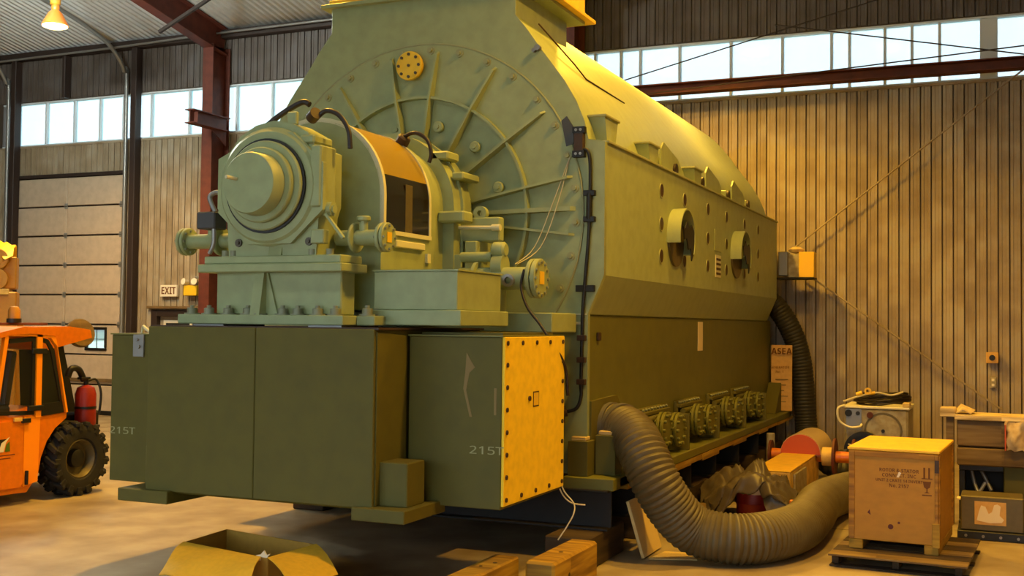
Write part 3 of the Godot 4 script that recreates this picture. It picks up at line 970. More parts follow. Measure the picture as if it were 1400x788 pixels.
	wpart(h, "sensor_cable", mb().tube(spline([V(-5.84, 2.98, -7.4), V(-5.9, 3.1, -7.4), V(-5.82, 3.14, -7.4), V(-5.74, 3.08, -7.4)], 5), 0.02, 8), M.galv)
	wpart(h, "sensor_cable", mb().tube(spline([V(-5.82, 2.84, -7.36), V(-5.82, 2.72, -7.36), V(-5.86, 2.64, -7.36)], 5), 0.018, 8), M.galv)

func pipe_stub(g: Node3D, p: Vector3, s: float, l: float) -> void:
	var e := p + V(s * l, 0, 0)
	var o := wpart(g, "drain_pipe", mb().cyl(p, e, 0.062, 18).cyl(p + V(s * l * 0.35, 0, 0), p + V(s * l * 0.42, 0, 0), 0.12, 20, -1.0, 0.01), M.paint)
	wpart(o, "flange", mb().cyl(e - V(s * 0.03, 0, 0), e, 0.115, 24, -1.0, 0.006).cyl(e + V(s * 0.008, 0, 0), e + V(s * 0.04, 0, 0), 0.115, 24, -1.0, 0.006), M.paint)
	var b := mb()
	for k in 8:
		var a := TAU * k / 8
		b.cyl(e + V(-s * 0.045, sin(a) * 0.09, cos(a) * 0.09), e + V(s * 0.055, sin(a) * 0.09, cos(a) * 0.09), 0.012, 6)
	wpart(o, "bolt", b, M.nut)
	wpart(o, "branch", mb().cyl(p + V(s * l * 0.55, 0, 0), p + V(s * l * 0.55, 0.14, 0), 0.035, 12).cyl(p + V(s * l * 0.55, 0.13, 0), p + V(s * l * 0.55, 0.17, 0), 0.055, 12, -1.0, 0.008), M.paint)
	wpart(o, "tag", mb().boxm(Transform3D(Basis(), e + V(s * 0.043, 0, 0)), V(0.006, 0.08, 0.07)), M.cover_yellow)

func arch(r: float, low: float, seg := 24) -> PackedVector2Array:
	var p := circle(-5.23, AY, r, seg, 0.0, PI)
	p.append(Vector2(-5.23 - r, low))
	p.append(Vector2(-5.23 + r, low))
	return p

func arch_band(m: Mb, r0: float, r1: float, z0: float, z1: float, low0: float, low1: float) -> void:
	var p := arch(r1, low1, 28)
	var q := arch(r0, low0, 28)
	for k in range(q.size() - 1, -1, -1):
		p.append(q[k])
	# open horseshoe: outer run right foot to left foot, inner run back
	var o := PackedVector2Array()
	o.append(Vector2(-5.23 + r1, low1))
	for v in circle(-5.23, AY, r1, 28, 0.0, PI):
		o.append(v)
	o.append(Vector2(-5.23 - r1, low1))
	o.append(Vector2(-5.23 - r0, low0))
	var inner := circle(-5.23, AY, r0, 28, 0.0, PI)
	for k in range(inner.size() - 1, -1, -1):
		o.append(inner[k])
	o.append(Vector2(-5.23 + r0, low0))
	m.prism(o, xy(0, 0, z1), z0 - z1)

func exciter(g: Node3D) -> void:
	var e := wpart(g, "exciter_housing", mb().prism(arch(0.645, 2.2), xy(0, 0, -8.85), 0.95), M.paint)
	var m := mb()
	arch_band(m, 0.63, 0.668, -7.9, -7.94, 2.84, 2.84)
	arch_band(m, 0.63, 0.662, -8.7, -8.735, 2.84, 2.84)
	m.box(V(-4.59, 2.82, -8.735), V(-4.562, 2.855, -7.9))
	wpart(e, "window_rim", m, M.cream)
	for k in 2:
		var band := PackedVector2Array()
		for r in [0.655, 0.63]:
			var run := circle(-5.23, AY, r, 24, 0.28, PI) if k == 0 else circle(-5.23, AY, r, 6, 0.0, 0.28)
			if k == 1:
				run.insert(0, Vector2(-5.23 + r, 2.855))
			if r < 0.64:
				run.reverse()
			band.append_array(run)
		wpart(e, "window_screen", mb().prism(band, xy(0, 0, -8.7), 0.76), M.brown_screen if k == 0 else M.dark_screen, "curved orange window sheet" if k == 0 else "dark glossy window sheet")
	wpart(e, "reflection_streak", mb().box(V(-4.577, 2.86, -8.4), V(-4.5735, 3.26, -8.28)), M.case)  # thin pale strip painting a reflection on the dark sheet
	wpart(e, "latch", mb().box(V(-4.585, 2.72, -8.6), V(-4.55, 2.78, -8.1), 0.01).box(V(-4.585, 2.62, -8.72), V(-4.56, 2.7, -8.66)), M.cream)
	wpart(e, "knob", mb().cyl(V(-4.9, 3.66, -8.75), V(-4.83, 3.75, -8.72), 0.06, 14, -1.0, 0.015), M.brown_box)
	wpart(e, "cable", mb().tube(spline([V(-4.86, 3.74, -8.72), V(-4.72, 3.77, -8.7), V(-4.6, 3.7, -8.7), V(-4.56, 3.58, -8.7), V(-4.58, 3.5, -8.7)], 6), 0.018, 8), M.cable)
	# box under the exciter
	var b := wpart(g, "exciter_base", mb().box(V(-4.52, 2.2, -8.5), V(-3.79, 2.5, -7.69), 0.006), M.paint)
	wpart(b, "flange", mb().box(V(-4.52, 2.08, -8.57), V(-3.75, 2.2, -7.67), 0.006), M.paint)
	wpart(b, "lid", mb().box(V(-4.53, 2.5, -8.51), V(-3.78, 2.512, -7.68)), M.paint)
	# coupling housing towards the stator
	var c := wpart(g, "coupling_housing", mb().prism(arch(0.61, 2.2), xy(0, 0, -9.69), 0.95), M.paint)
	wpart(c, "flange_plate", mb().prism(arch(0.72, 2.2), xy(0, 0, -9.42), 0.36), M.paint)
	m = mb()
	arch_band(m, 0.6, 0.745, -9.2, -9.24, 2.2, 2.2)
	wpart(c, "joint_flange", m, M.paint)
	wpart(c, "split_lug", mb().box(V(-4.78, 3.58, -9.3), V(-4.58, 3.66, -9.06), 0.015), M.paint)
	wpart(c, "ledge", mb().box(V(-4.62, 3.0, -9.15), V(-4.36, 3.1, -8.95), 0.015), M.paint)
	wpart(c, "ledge", mb().box(V(-4.56, 3.4, -9.45), V(-4.44, 3.47, -9.1), 0.02), M.paint)
	wpart(c, "bracket", mb().box(V(-4.5, 2.84, -9.3), V(-4.12, 3.06, -9.2), 0.012).box(V(-4.42, 2.2, -9.5), V(-4.3, 2.84, -9.1), 0.01), M.paint)
	wpart(c, "lifting_eye", mb().ring(V(-4.33, 3.1, -9.22), V(-4.33, 3.1, -9.28), 0.025, 0.065, 20), M.paint)
	wpart(c, "tie_rod", mb().cyl(V(-4.62, 2.97, -9.17), V(-4.16, 2.96, -9.17), 0.018, 10).cyl(V(-4.18, 2.96, -9.17), V(-4.1, 2.96, -9.17), 0.03, 10), M.cream)
	wpart(c, "plate", mb().box(V(-4.66, 2.45, -9.12), V(-4.44, 2.72, -9.08), 0.006), M.paint)
	# big drain pipe with two flanges, right of the coupling
	var pz := -8.9
	var d := wpart(g, "oil_pipe", mb().cyl(V(-4.35, 2.49, pz), V(-3.66, 2.49, pz), 0.1, 24).cyl(V(-4.2, 2.49, pz), V(-4.17, 2.49, pz), 0.15, 24), M.paint)
	wpart(d, "flange", mb().cyl(V(-3.68, 2.49, pz), V(-3.645, 2.49, pz), 0.17, 32, -1.0, 0.006).cyl(V(-3.635, 2.49, pz), V(-3.59, 2.49, pz), 0.17, 32, -1.0, 0.006), M.paint)
	m = mb()
	for k in 12:
		var a := TAU * k / 12
		m.cyl(V(-3.69, 2.49 + sin(a) * 0.14, pz + cos(a) * 0.14), V(-3.575, 2.49 + sin(a) * 0.14, pz + cos(a) * 0.14), 0.016, 6)
	wpart(d, "bolt", m, M.nut)
	wpart(d, "tag", mb().box(V(-3.592, 2.44, pz - 0.05), V(-3.584, 2.55, pz + 0.05)), M.cover_yellow)
	wpart(d, "branch", mb().cyl(V(-3.98, 2.55, pz), V(-3.98, 2.68, pz), 0.05, 14).cyl(V(-4.03, 2.6, pz), V(-3.93, 2.6, pz), 0.1, 18).cyl(V(-4.05, 2.74, pz), V(-3.92, 2.74, pz), 0.07, 16, -1.0, 0.02), M.paint)
	wpart(d, "side_pipe", mb().cyl(V(-4.35, 2.68, pz), V(-4.05, 2.68, pz), 0.045, 12), M.paint)
	wpart(d, "ring_boss", mb().ring(V(-3.85, 2.47, pz + 0.085), V(-3.85, 2.47, pz + 0.13), 0.03, 0.055, 18), M.steel)
	wpart(d, "stand", mb().box(V(-3.98, 2.2, pz - 0.08), V(-3.95, 2.4, pz + 0.08), 0.004), M.paint)
	wpart(d, "wire", mb().tube(spline([V(-3.7, 2.56, pz + 0.12), V(-3.71, 2.42, pz + 0.16), V(-3.64, 2.25, pz + 0.2), V(-3.52, 2.1, pz + 0.2), V(-3.42, 1.96, pz + 0.2), V(-3.37, 1.75, pz + 0.0), V(-3.36, 1.5, pz - 0.05)], 6), 0.013, 8), M.cable)

func stator(g: Node3D) -> void:
	# outline of the front: right half, bottom to top, mirrored
	var half := V2([-3.45, 0.74, -3.45, 2.2, -3.3, 2.55, -3.3, 3.77, -3.46, 3.8, -3.5, 3.97, -3.58, 4.16, -3.7, 4.36, -3.82, 4.52, -3.95, 4.69, -4.07, 4.86, -4.2, 5.02])
	var outl := PackedVector2Array(half)
	for v in mir(half):
		outl.append(v)
	wpart(g, "end_plate", mb().prism(outl, xy(0, 0, FZ - 0.06), 0.06, 0.9), M.paint)
	# dome shell: same arc carried to the rear, closed below
	var dome := PackedVector2Array()
	for k in range(4, half.size()):
		dome.append(half[k])
	for k in range(1, 13):
		var a := lerpf(0.668, PI / 2, k / 12.0)
		dome.append(Vector2(CX + 1.3 * cos(a), 4.21 + 1.3 * sin(a)))
	var left := mir(dome)
	for k in range(1, left.size()):
		dome.append(left[k])
	dome.append(Vector2(2 * CX + 3.47, 3.2))
	dome.append(Vector2(-3.47, 3.2))
	wpart(g, "dome", mb().prism(dome, xy(0, 0, RZ), FZ - 0.06 - RZ, 0.9), M.paint)
	wpart(g, "dome_seam", mb().tube([V(-4.09, 5.0, -10.0), V(-3.93, 4.72, -10.55), V(-3.87, 4.6, -10.75), V(-3.865, 4.585, -12.0)], 0.008, 6), M.brown_box)
	# side boxes with skirt
	for s in [1, 0]:
		var sb := V2([-3.6, 2.15, -3.45, 2.2, -3.3, 2.55, -3.3, 3.77, -3.38, 3.8, -3.6, 3.8])
		if s == 0:
			sb = mir(sb)
		var o := wpart(g, "side_box", mb().prism(sb, xy(0, 0, RZ), FZ - 0.06 - RZ, 2.0), M.paint)
		var lx0 := -3.42 if s == 1 else 2 * CX + 3.28
		wpart(o, "ledge", mb().box(V(lx0, 3.765, RZ), V(lx0 + 0.14, 3.79, FZ - 0.06), 0.004), M.paint_old)
	wpart(g, "lower_body", mb().box(V(2 * CX + 3.47, 0.74, RZ - 0.4), V(-3.47, 2.19, FZ - 0.07), 0.01), M.olive_low)
	wpart(g, "rear_plate", mb().box(V(2 * CX + 3.5, 0.8, RZ - 0.02), V(-3.5, 3.7, RZ), 0.004), M.paint)
	# duct seat and its shipping cover
	var dk := wpart(g, "duct", mb().box(V(-6.24, 4.9, -11.05), V(-4.2, 5.32, FZ - 0.005), 0.006), M.paint)
	wpart(dk, "flange", mb().box(V(-6.34, 5.28, -11.2), V(-4.05, 5.32, FZ + 0.05), 0.004), M.paint)
	wpart(dk, "shipping_cover", mb().box(V(-6.2, 5.36, -11.2), V(-4.05, 6.1, FZ - 0.02), 0.01).box(V(-6.25, 5.32, -11.35), V(-3.98, 5.36, FZ + 0.03), 0.004), M.ply_yellow, "yellow plywood shipping cover")
	# end shield ring, ribs and bolts
	var c := V(-5.2, 3.12, 0)
	var sh := wpart(g, "end_shield", mb().prism(circle(c.x, c.y, 1.7, 72), xy(0, 0, FZ - 0.01), 0.025, 0.9), M.paint)
	var m := mb()
	var pts := []
	for k in 73:
		var a := TAU * k / 72
		pts.append(V(c.x + cos(a) * 1.7, c.y + sin(a) * 1.7, FZ + 0.008))
	wpart(sh, "joint_bead", m.tube(pts, 0.012, 6), M.paint_old)
	wpart(sh, "ring_rib", mb().ring(V(c.x, c.y, FZ), V(c.x, c.y, FZ + 0.09), 1.155, 1.18, 80), M.paint)
	for d in [124, 101, 83, 60, 36, 12, 1.5, -7, 150, 176, -170]:
		var a: float = deg_to_rad(d)
		var dv := V(cos(a), sin(a), 0)
		var side := V(-sin(a), cos(a), 0)
		var wid := 0.022 if d != 1.5 else 0.04
		var rib := mb()
		var q0: Vector3 = c + dv * 0.6 + V(0, 0, FZ + 0.015)
		var q1: Vector3 = c + dv * 1.63 + V(0, 0, FZ + 0.015)
		var poly := V2([0, 0, 1.03, 0, 0.99, 0.05, 0.55, 0.1, 0, 0.11])
		rib.prism(poly, Transform3D(Basis(dv, V(0, 0, 1), side), q0 - side * wid * 0.5), wid, 2.0)
		wpart(sh, "radial_rib", rib, M.paint)
	for d in [140, 130, 119, 108, 97, 86, 75, 64, 53, 41, 30, 19, 8, -3, -14, -25, 151, 162]:
		var a: float = deg_to_rad(d)
		var p: Vector3 = c + V(cos(a), sin(a), 0) * 1.635 + V(0, 0, FZ + 0.014)
		wpart(sh, "bolt", mb().cyl(p, p + V(0, 0, 0.012), 0.04, 14).lathe([Vector2(0, 0), Vector2(0.024, 0), Vector2(0.022, 0.022), Vector2(0, 0.022)], xy(p.x, p.y, p.z + 0.012), 6, 2.0), M.paint_old)
	for d in [76, 47, 17, 105, 135]:
		var a: float = deg_to_rad(d)
		var p: Vector3 = c + V(cos(a), sin(a), 0) * 0.9 + V(0, 0, FZ + 0.014)
		wpart(sh, "boss", mb().cyl(p, p + V(0, 0, 0.05), 0.055, 20, -1.0, 0.008).cyl(p + V(0, 0, 0.05), p + V(0, 0, 0.065), 0.022, 10), M.paint)
	var yf := wpart(sh, "inspection_flange", mb().cyl(V(-5.285, 4.605, FZ + 0.01), V(-5.285, 4.605, FZ + 0.06), 0.12, 24).cyl(V(-5.285, 4.605, FZ + 0.06), V(-5.285, 4.605, FZ + 0.1), 0.142, 32, -1.0, 0.006), M.cover_yellow, "round yellow blanking flange")
	m = mb()
	for k in 9:
		var a := TAU * k / 8
		var rr := 0.11 if k < 8 else 0.0
		m.cyl(V(-5.285 + cos(a) * rr, 4.605 + sin(a) * rr, FZ + 0.1), V(-5.285 + cos(a) * rr, 4.605 + sin(a) * rr, FZ + 0.112), 0.015, 8)
	wpart(yf, "bolt", m, M.bolt)
	# conduit, box and clips on the front plate
	var jb := wpart(g, "junction_box", mb().box(V(-3.585, 3.66, FZ), V(-3.49, 3.9, FZ + 0.06), 0.008), M.brown_box)
	wpart(jb, "bracket", mb().box(V(-3.595, 3.85, FZ), V(-3.48, 3.91, FZ + 0.064)), M.black)
	wpart(jb, "bracket", mb().box(V(-3.595, 3.63, FZ), V(-3.48, 3.69, FZ + 0.064)), M.black)
	m = mb()
	for x in [-3.56, -3.515]:
		for y in [3.88, 3.66]:
			m.cyl(V(x, y, FZ + 0.064), V(x, y, FZ + 0.072), 0.013, 10)
	wpart(jb, "screw", m, M.steel)
	wpart(g, "bracket_plate", mb().prism(V2([-3.72, 3.98, -3.67, 4.02, -3.58, 3.88, -3.6, 3.76, -3.67, 3.74]), xy(0, 0, FZ), 0.02), M.grey_box)
	var cb := wpart(g, "black_cable", mb().tube(spline([V(-3.5, 3.7, FZ + 0.04), V(-3.45, 3.68, FZ + 0.04), V(-3.43, 3.55, FZ + 0.03), V(-3.43, 3.2, FZ + 0.03), V(-3.44, 2.9, FZ + 0.03), V(-3.47, 2.5, FZ + 0.03), V(-3.49, 2.2, FZ + 0.03), V(-3.5, 1.6, FZ + 0.03), V(-3.5, 1.45, FZ + 0.03), V(-3.54, 1.34, FZ + 0.04), V(-3.66, 1.3, FZ + 0.05)], 6), 0.017, 8), M.black)
	for q in [[-3.435, 3.3], [-3.435, 3.06]]:
		wpart(cb, "clip", mb().box(V(q[0] - 0.055, q[1] - 0.025, FZ), V(q[0] + 0.055, q[1] + 0.025, FZ + 0.05), 0.004), M.black)
	wpart(cb, "sleeve", mb().cyl(V(-3.435, 3.3, FZ + 0.03), V(-3.437, 3.06, FZ + 0.03), 0.028, 10), M.black)
	wpart(cb, "clip", mb().box(V(-3.56, 2.4, FZ), V(-3.38, 2.46, FZ + 0.04), 0.004), M.black)
	for y in [1.98, 1.78, 1.58]:
		wpart(cb, "clip", mb().box(V(-3.54, y - 0.025, FZ), V(-3.46, y + 0.025, FZ + 0.05), 0.004), M.brown_box)
	wpart(cb, "hanging_plug", mb().cyl(V(-3.62, 1.3, FZ + 0.06), V(-3.78, 1.27, FZ + 0.1), 0.035, 10).cyl(V(-3.66, 1.36, FZ + 0.06), V(-3.66, 1.2, FZ + 0.06), 0.02, 8).cyl(V(-3.75, 1.36, FZ + 0.09), V(-3.74, 1.16, FZ + 0.09), 0.025, 8), M.brown_box)
	wpart(g, "lower_rail", mb().box(V(-3.74, 2.1, FZ - 0.02), V(-3.5, 2.125, FZ + 0.03), 0.004).box(V(-3.74, 2.19, FZ - 0.02), V(-3.46, 2.2, FZ + 0.015)), M.cream)
	for k in 2:
		wpart(g, "thin_wire", mb().tube(spline([V(-3.63, 3.65, FZ + 0.02), V(-3.72 - k * 0.05, 3.2, FZ + 0.1), V(-3.82 - k * 0.06, 2.8, FZ + 0.25), V(-3.86 - k * 0.02, 2.62, -9.0)], 5), 0.004, 6), M.wire)

func fittings(g: Node3D) -> void:
	var sx := -3.3
	# slots: rims on the side with dark openings
	var zs := [-11.55, -12.5, -13.61, -14.63, -15.75, -16.71]
	var ys := [3.53, 3.175, 2.835]
	for i in 6:
		for j in 3:
			if (j == 1 and (i == 1 or i == 4)):
				continue
			var z: float = zs[i]
			var y: float = ys[j]
			var o := wpart(g, "port", mb().ring(V(sx, y, z), V(sx + 0.008, y, z), 0.07, 0.08, 20), M.paint_old)
			wpart(o, "plug", mb().cyl(V(sx - 0.005, y, z), V(sx + 0.006, y, z), 0.069, 20), M.brown_box)
	# two open pipe stubs with torn film
	for k in 2:
		var z: float = [-12.1, -15.2][k]
		var y: float = [3.06, 3.06][k]
		var rr: float = [0.33, 0.33][k]
		var sh := PackedVector2Array()
		for j in 25:
			var an := lerpf(-0.55, PI + 0.2, j / 24.0)
			sh.append(Vector2(cos(an) * rr, sin(an) * rr))
		for j in 25:
			var an := lerpf(PI + 0.2, -0.55, j / 24.0)
			sh.append(Vector2(cos(an) * (rr - 0.02), sin(an) * (rr - 0.02)))
		var n := wpart(g, "pipe_stub", mb().prism(sh, Transform3D(Basis(V(0, 0, -1), V(0, 1, 0), V(1, 0, 0)), V(sx, y, z)), 0.15), M.paint, "open half round stub")
		wpart(n, "blank", mb().cyl(V(sx, y, z), V(sx + 0.025, y, z), rr - 0.02, 36), M.case)
		wpart(n, "torn_film", mb().prism(V2([0.31, -0.14, 0.3, 0.1, 0.2, 0.16, 0.1, 0.12, 0.0, 0.19, -0.1, 0.1, -0.16, 0.12, -0.12, -0.02, -0.02, 0.0, 0.06, -0.12, 0.16, -0.1, 0.2, -0.24]), Transform3D(Basis(V(0, 0, -1), V(0, 1, 0), V(1, 0, 0)), V(sx + 0.13, y, z)), 0.012), M.black)
	wpart(g, "data_plate", mb().box(V(sx, 2.72, -14.3), V(sx + 0.008, 3.0, -14.02)), M.cream)
	var m := mb()
	for k in 4:
		m.box(V(sx + 0.008, 2.75 + k * 0.06, -14.28), V(sx + 0.011, 2.78 + k * 0.06, -14.04))
	wpart(g, "data_print", m, M.brown_box)
	wpart(g, "side_plate", mb().box(V(sx, 3.05, -14.32), V(sx + 0.01, 3.32, -13.95), 0.003), M.paint)
	wpart(g, "paper_strip", mb().box(V(-3.47, 1.79, -14.05), V(-3.462, 2.15, -13.82)), M.paper)
	# lugs on the ledge
	for q in [[-10.05, 0.24], [-11.45, 0.2], [-13.35, 0.19]]:
		var z: float = q[0]
		var h: float = q[1]
		var lg := mb()
		lg.prism(V2([z - 0.12, 3.79, z + 0.12, 3.79, z + 0.19, 3.79 + h, z - 0.19, 3.79 + h]), zy(-3.52), 0.16, 2.0)
		var o := wpart(g, "lifting_trunnion", lg, M.paint)
		wpart(o, "cap", mb().box(V(-3.53, 3.79 + h, z - 0.21), V(-3.34, 3.79 + h + 0.025, z + 0.21), 0.005), M.paint_old)
	for z in [-11.95, -14.0, -15.5]:
		wpart(g, "gusset_plate", mb().prism(V2([z, 3.79, z - 0.85, 3.79, z - 0.85, 3.93, z - 0.7, 4.02, z - 0.1, 4.13, z, 4.04]), zy(-3.44), 0.02, 2.0), M.paint)
	for z in [-12.5, -13.75, -15.2, -16.5]:
		var o := wpart(g, "ledge_lug", mb().box(V(-3.5, 3.79, z - 0.05), V(-3.42, 3.95, z + 0.05), 0.01), M.paint)
		wpart(o, "pin", mb().cyl(V(-3.42, 3.88, z), V(-3.39, 3.88, z), 0.07, 14), M.trim_dark)
	# four cooler connections along the skid
	var first: Node3D = null
	for z in [-11.75, -13.2, -14.75, -16.15]:
		if first == null:
			first = cooler(g)
			first.position = V(-3.47, 0.735, z) - g.position
		else:
			var c: Node3D = first.duplicate()
			c.name = "cooler_connection"
			g.add_child(c, true)
			c.position = V(-3.47, 0.735, z) - g.position
	# bracket plate by the hose and the rear gusset
	wpart(g, "hose_plate", mb().prism(V2([-9.75, 0.74, -9.75, 1.4, -10.5, 1.42, -10.75, 1.2, -10.75, 0.74]), zy(-3.47), 0.04, 2.0), M.olive)
	wpart(g, "rear_gusset", mb().prism(V2([-17.9, 0.74, -18.4, 0.74, -18.4, 1.2]), zy(-3.45), 0.2, 2.0), M.olive)
	wpart(g, "eye_bolt", mb().box(V(-3.47, 1.95, -10.05), V(-3.44, 2.03, -9.98), 0.006), M.brown_box)
	wpart(g, "clip", mb().cyl(V(-3.96, 4.68, FZ), V(-3.96, 4.68, FZ + 0.05), 0.03, 10).cyl(V(-4.0, 4.66, FZ), V(-4.0, 4.66, FZ + 0.04), 0.02, 10), M.steel)

func cooler(g: Node3D) -> Node3D:
	# local: x out of the side, y up, z along the machine, origin on the skid at the wall of the lower body
	var o := part(g, "cooler_connection", mb().box(V(0, 0.3, -0.5), V(0.05, 0.5, 0.5), 0.01).box(V(0, 0.05, -0.5), V(0.04, 0.3, 0.5), 0.01).box(V(0.04, 0.42, -0.5), V(0.09, 0.46, 0.5), 0.006), M.olive)
	var b := mb()
	for k in 9:
		b.cyl(V(0.05, 0.48, -0.44 + k * 0.11), V(0.075, 0.48, -0.44 + k * 0.11), 0.016, 6)
	part(o, "bolt_row", b, M.nut)
	for k in 2:
		var z := 0.16 - 0.38 * k
		var y := 0.27 - 0.03 * k
		var f := part(o, "flange", mb().cyl(V(0.05, y, z), V(0.16 + 0.1 * k, y, z), 0.13, 18).cyl(V(0.16 + 0.04 * k, y, z), V(0.195 + 0.04 * k, y, z), 0.185, 24, -1.0, 0.006).cyl(V(0.205 + 0.04 * k, y, z), V(0.24 + 0.04 * k, y, z), 0.185, 24, -1.0, 0.006), M.olive_low)
		f.position = Vector3.ZERO
		b = mb()
		for j in 10:
			var a := TAU * j / 10
			b.cyl(V(0.14 + 0.04 * k, y + sin(a) * 0.15, z + cos(a) * 0.15), V(0.27 + 0.04 * k, y + sin(a) * 0.15, z + cos(a) * 0.15), 0.02, 6)
		part(o, "flange_bolts", b, M.olive_low)
	part(o, "end_bracket", mb().box(V(0.05, 0.0, -0.47), V(0.32, 0.4, -0.44), 0.004), M.olive)
	part(o, "pipe", mb().cyl(V(0.1, 0.38, 0.45), V(0.1, 0.38, -0.4), 0.035, 10), M.olive)
	return o

# ------------------------------------------------------------------ what carries the generator
func cribbing() -> void:
	var nth := ["first", "second", "third", "fourth", "fifth", "sixth", "seventh", "rearmost"]
	var zs := [-9.6, -10.4, -11.3, -12.4, -13.6, -14.9, -16.2, -17.5]
	for k in 8:
		var z: float = zs[k]
		var xl := -5.8 if k < 2 else -7.4
		var m := mb()
		for y in [0.29, 0.625]:
			m.box(V(xl, y - 0.008, z - 0.11), V(-3.18, y + 0.012, z + 0.11), 0.003)
		m.box(V(xl, 0.3, z - 0.008), V(-3.18, 0.62, z + 0.008))
		solo("steel_beam", m, M.dark_steel, "dark steel beam crosswise under the skid, %s from the generator's front" % nth[k], "beam", "steel beams under the skid")
	zs = [-9.6, -11.2, -12.9, -14.6, -16.4, -17.9]
	for k in 6:
		var z: float = zs[k]
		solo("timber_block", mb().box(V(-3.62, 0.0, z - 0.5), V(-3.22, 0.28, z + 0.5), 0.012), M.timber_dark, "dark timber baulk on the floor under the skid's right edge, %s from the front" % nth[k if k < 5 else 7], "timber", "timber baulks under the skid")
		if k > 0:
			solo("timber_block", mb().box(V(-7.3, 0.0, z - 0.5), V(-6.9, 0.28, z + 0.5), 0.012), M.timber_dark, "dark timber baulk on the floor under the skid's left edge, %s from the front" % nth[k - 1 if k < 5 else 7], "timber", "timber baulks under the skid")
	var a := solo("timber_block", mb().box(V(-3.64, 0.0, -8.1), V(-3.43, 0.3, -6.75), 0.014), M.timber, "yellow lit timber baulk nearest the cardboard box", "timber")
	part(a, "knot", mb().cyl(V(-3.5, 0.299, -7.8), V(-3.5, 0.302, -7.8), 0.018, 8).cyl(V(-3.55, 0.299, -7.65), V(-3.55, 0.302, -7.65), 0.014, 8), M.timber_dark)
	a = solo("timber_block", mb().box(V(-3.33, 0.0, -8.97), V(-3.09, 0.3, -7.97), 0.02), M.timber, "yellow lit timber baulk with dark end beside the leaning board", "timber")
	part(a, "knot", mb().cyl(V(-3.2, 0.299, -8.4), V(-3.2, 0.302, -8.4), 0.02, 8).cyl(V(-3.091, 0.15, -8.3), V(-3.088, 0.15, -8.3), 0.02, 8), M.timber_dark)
	solo("white_wire", mb().tube(spline([V(-3.46, 0.98, -8.93), V(-3.4, 0.72, -8.95), V(-3.3, 0.6, -8.95), V(-3.28, 0.52, -8.9), V(-3.32, 0.42, -8.85), V(-3.38, 0.31, -8.8)], 6), 0.006, 6).tube(spline([V(-3.46, 0.9, -8.93), V(-3.42, 0.7, -8.95), V(-3.34, 0.6, -8.98), V(-3.22, 0.58, -9.02)], 6), 0.006, 6), M.wire, "thin white wires dangling under the yellow plywood cover", "wire")
	# leaning board and a pale sheet that paints a lit patch of floor
	var bd := thing("leaning_board", "pale foam board leaning on edge against the timbers beside the large hose", "board", V(-2.95, 0, -10.09))
	var lean := (V(-0.15, 0.5, 0)).normalized()
	part(bd, "board", mb().boxm(Transform3D(Basis(V(lean.y, -lean.x, 0), lean, V(0, 0, 1)), V(-0.075, 0.26, 0)), V(0.03, 0.52, 0.57), 0.004), M.foam)
	solo("lit_floor_patch", mb().prism(V2([-2.9, -9.82, -2.5, -9.98, -2.6, -10.25, -2.86, -10.2]), xz(0.003), 0.01), M.foam, "flat pale sheet painting a lit patch of floor under the hose", "board")

# ------------------------------------------------------------------ hoses
func ribbed(pts: Array, r: float, pitch: float, amp: float, seg: int) -> Mb:
	var e := even(spline(pts, 12), pitch / 4.0)
	var rr := []
	for k in e.size():
		rr.append(r + amp * [0.0, 0.75, 1.0, 0.55][k % 4])
	return mb().tube(e, rr, seg)

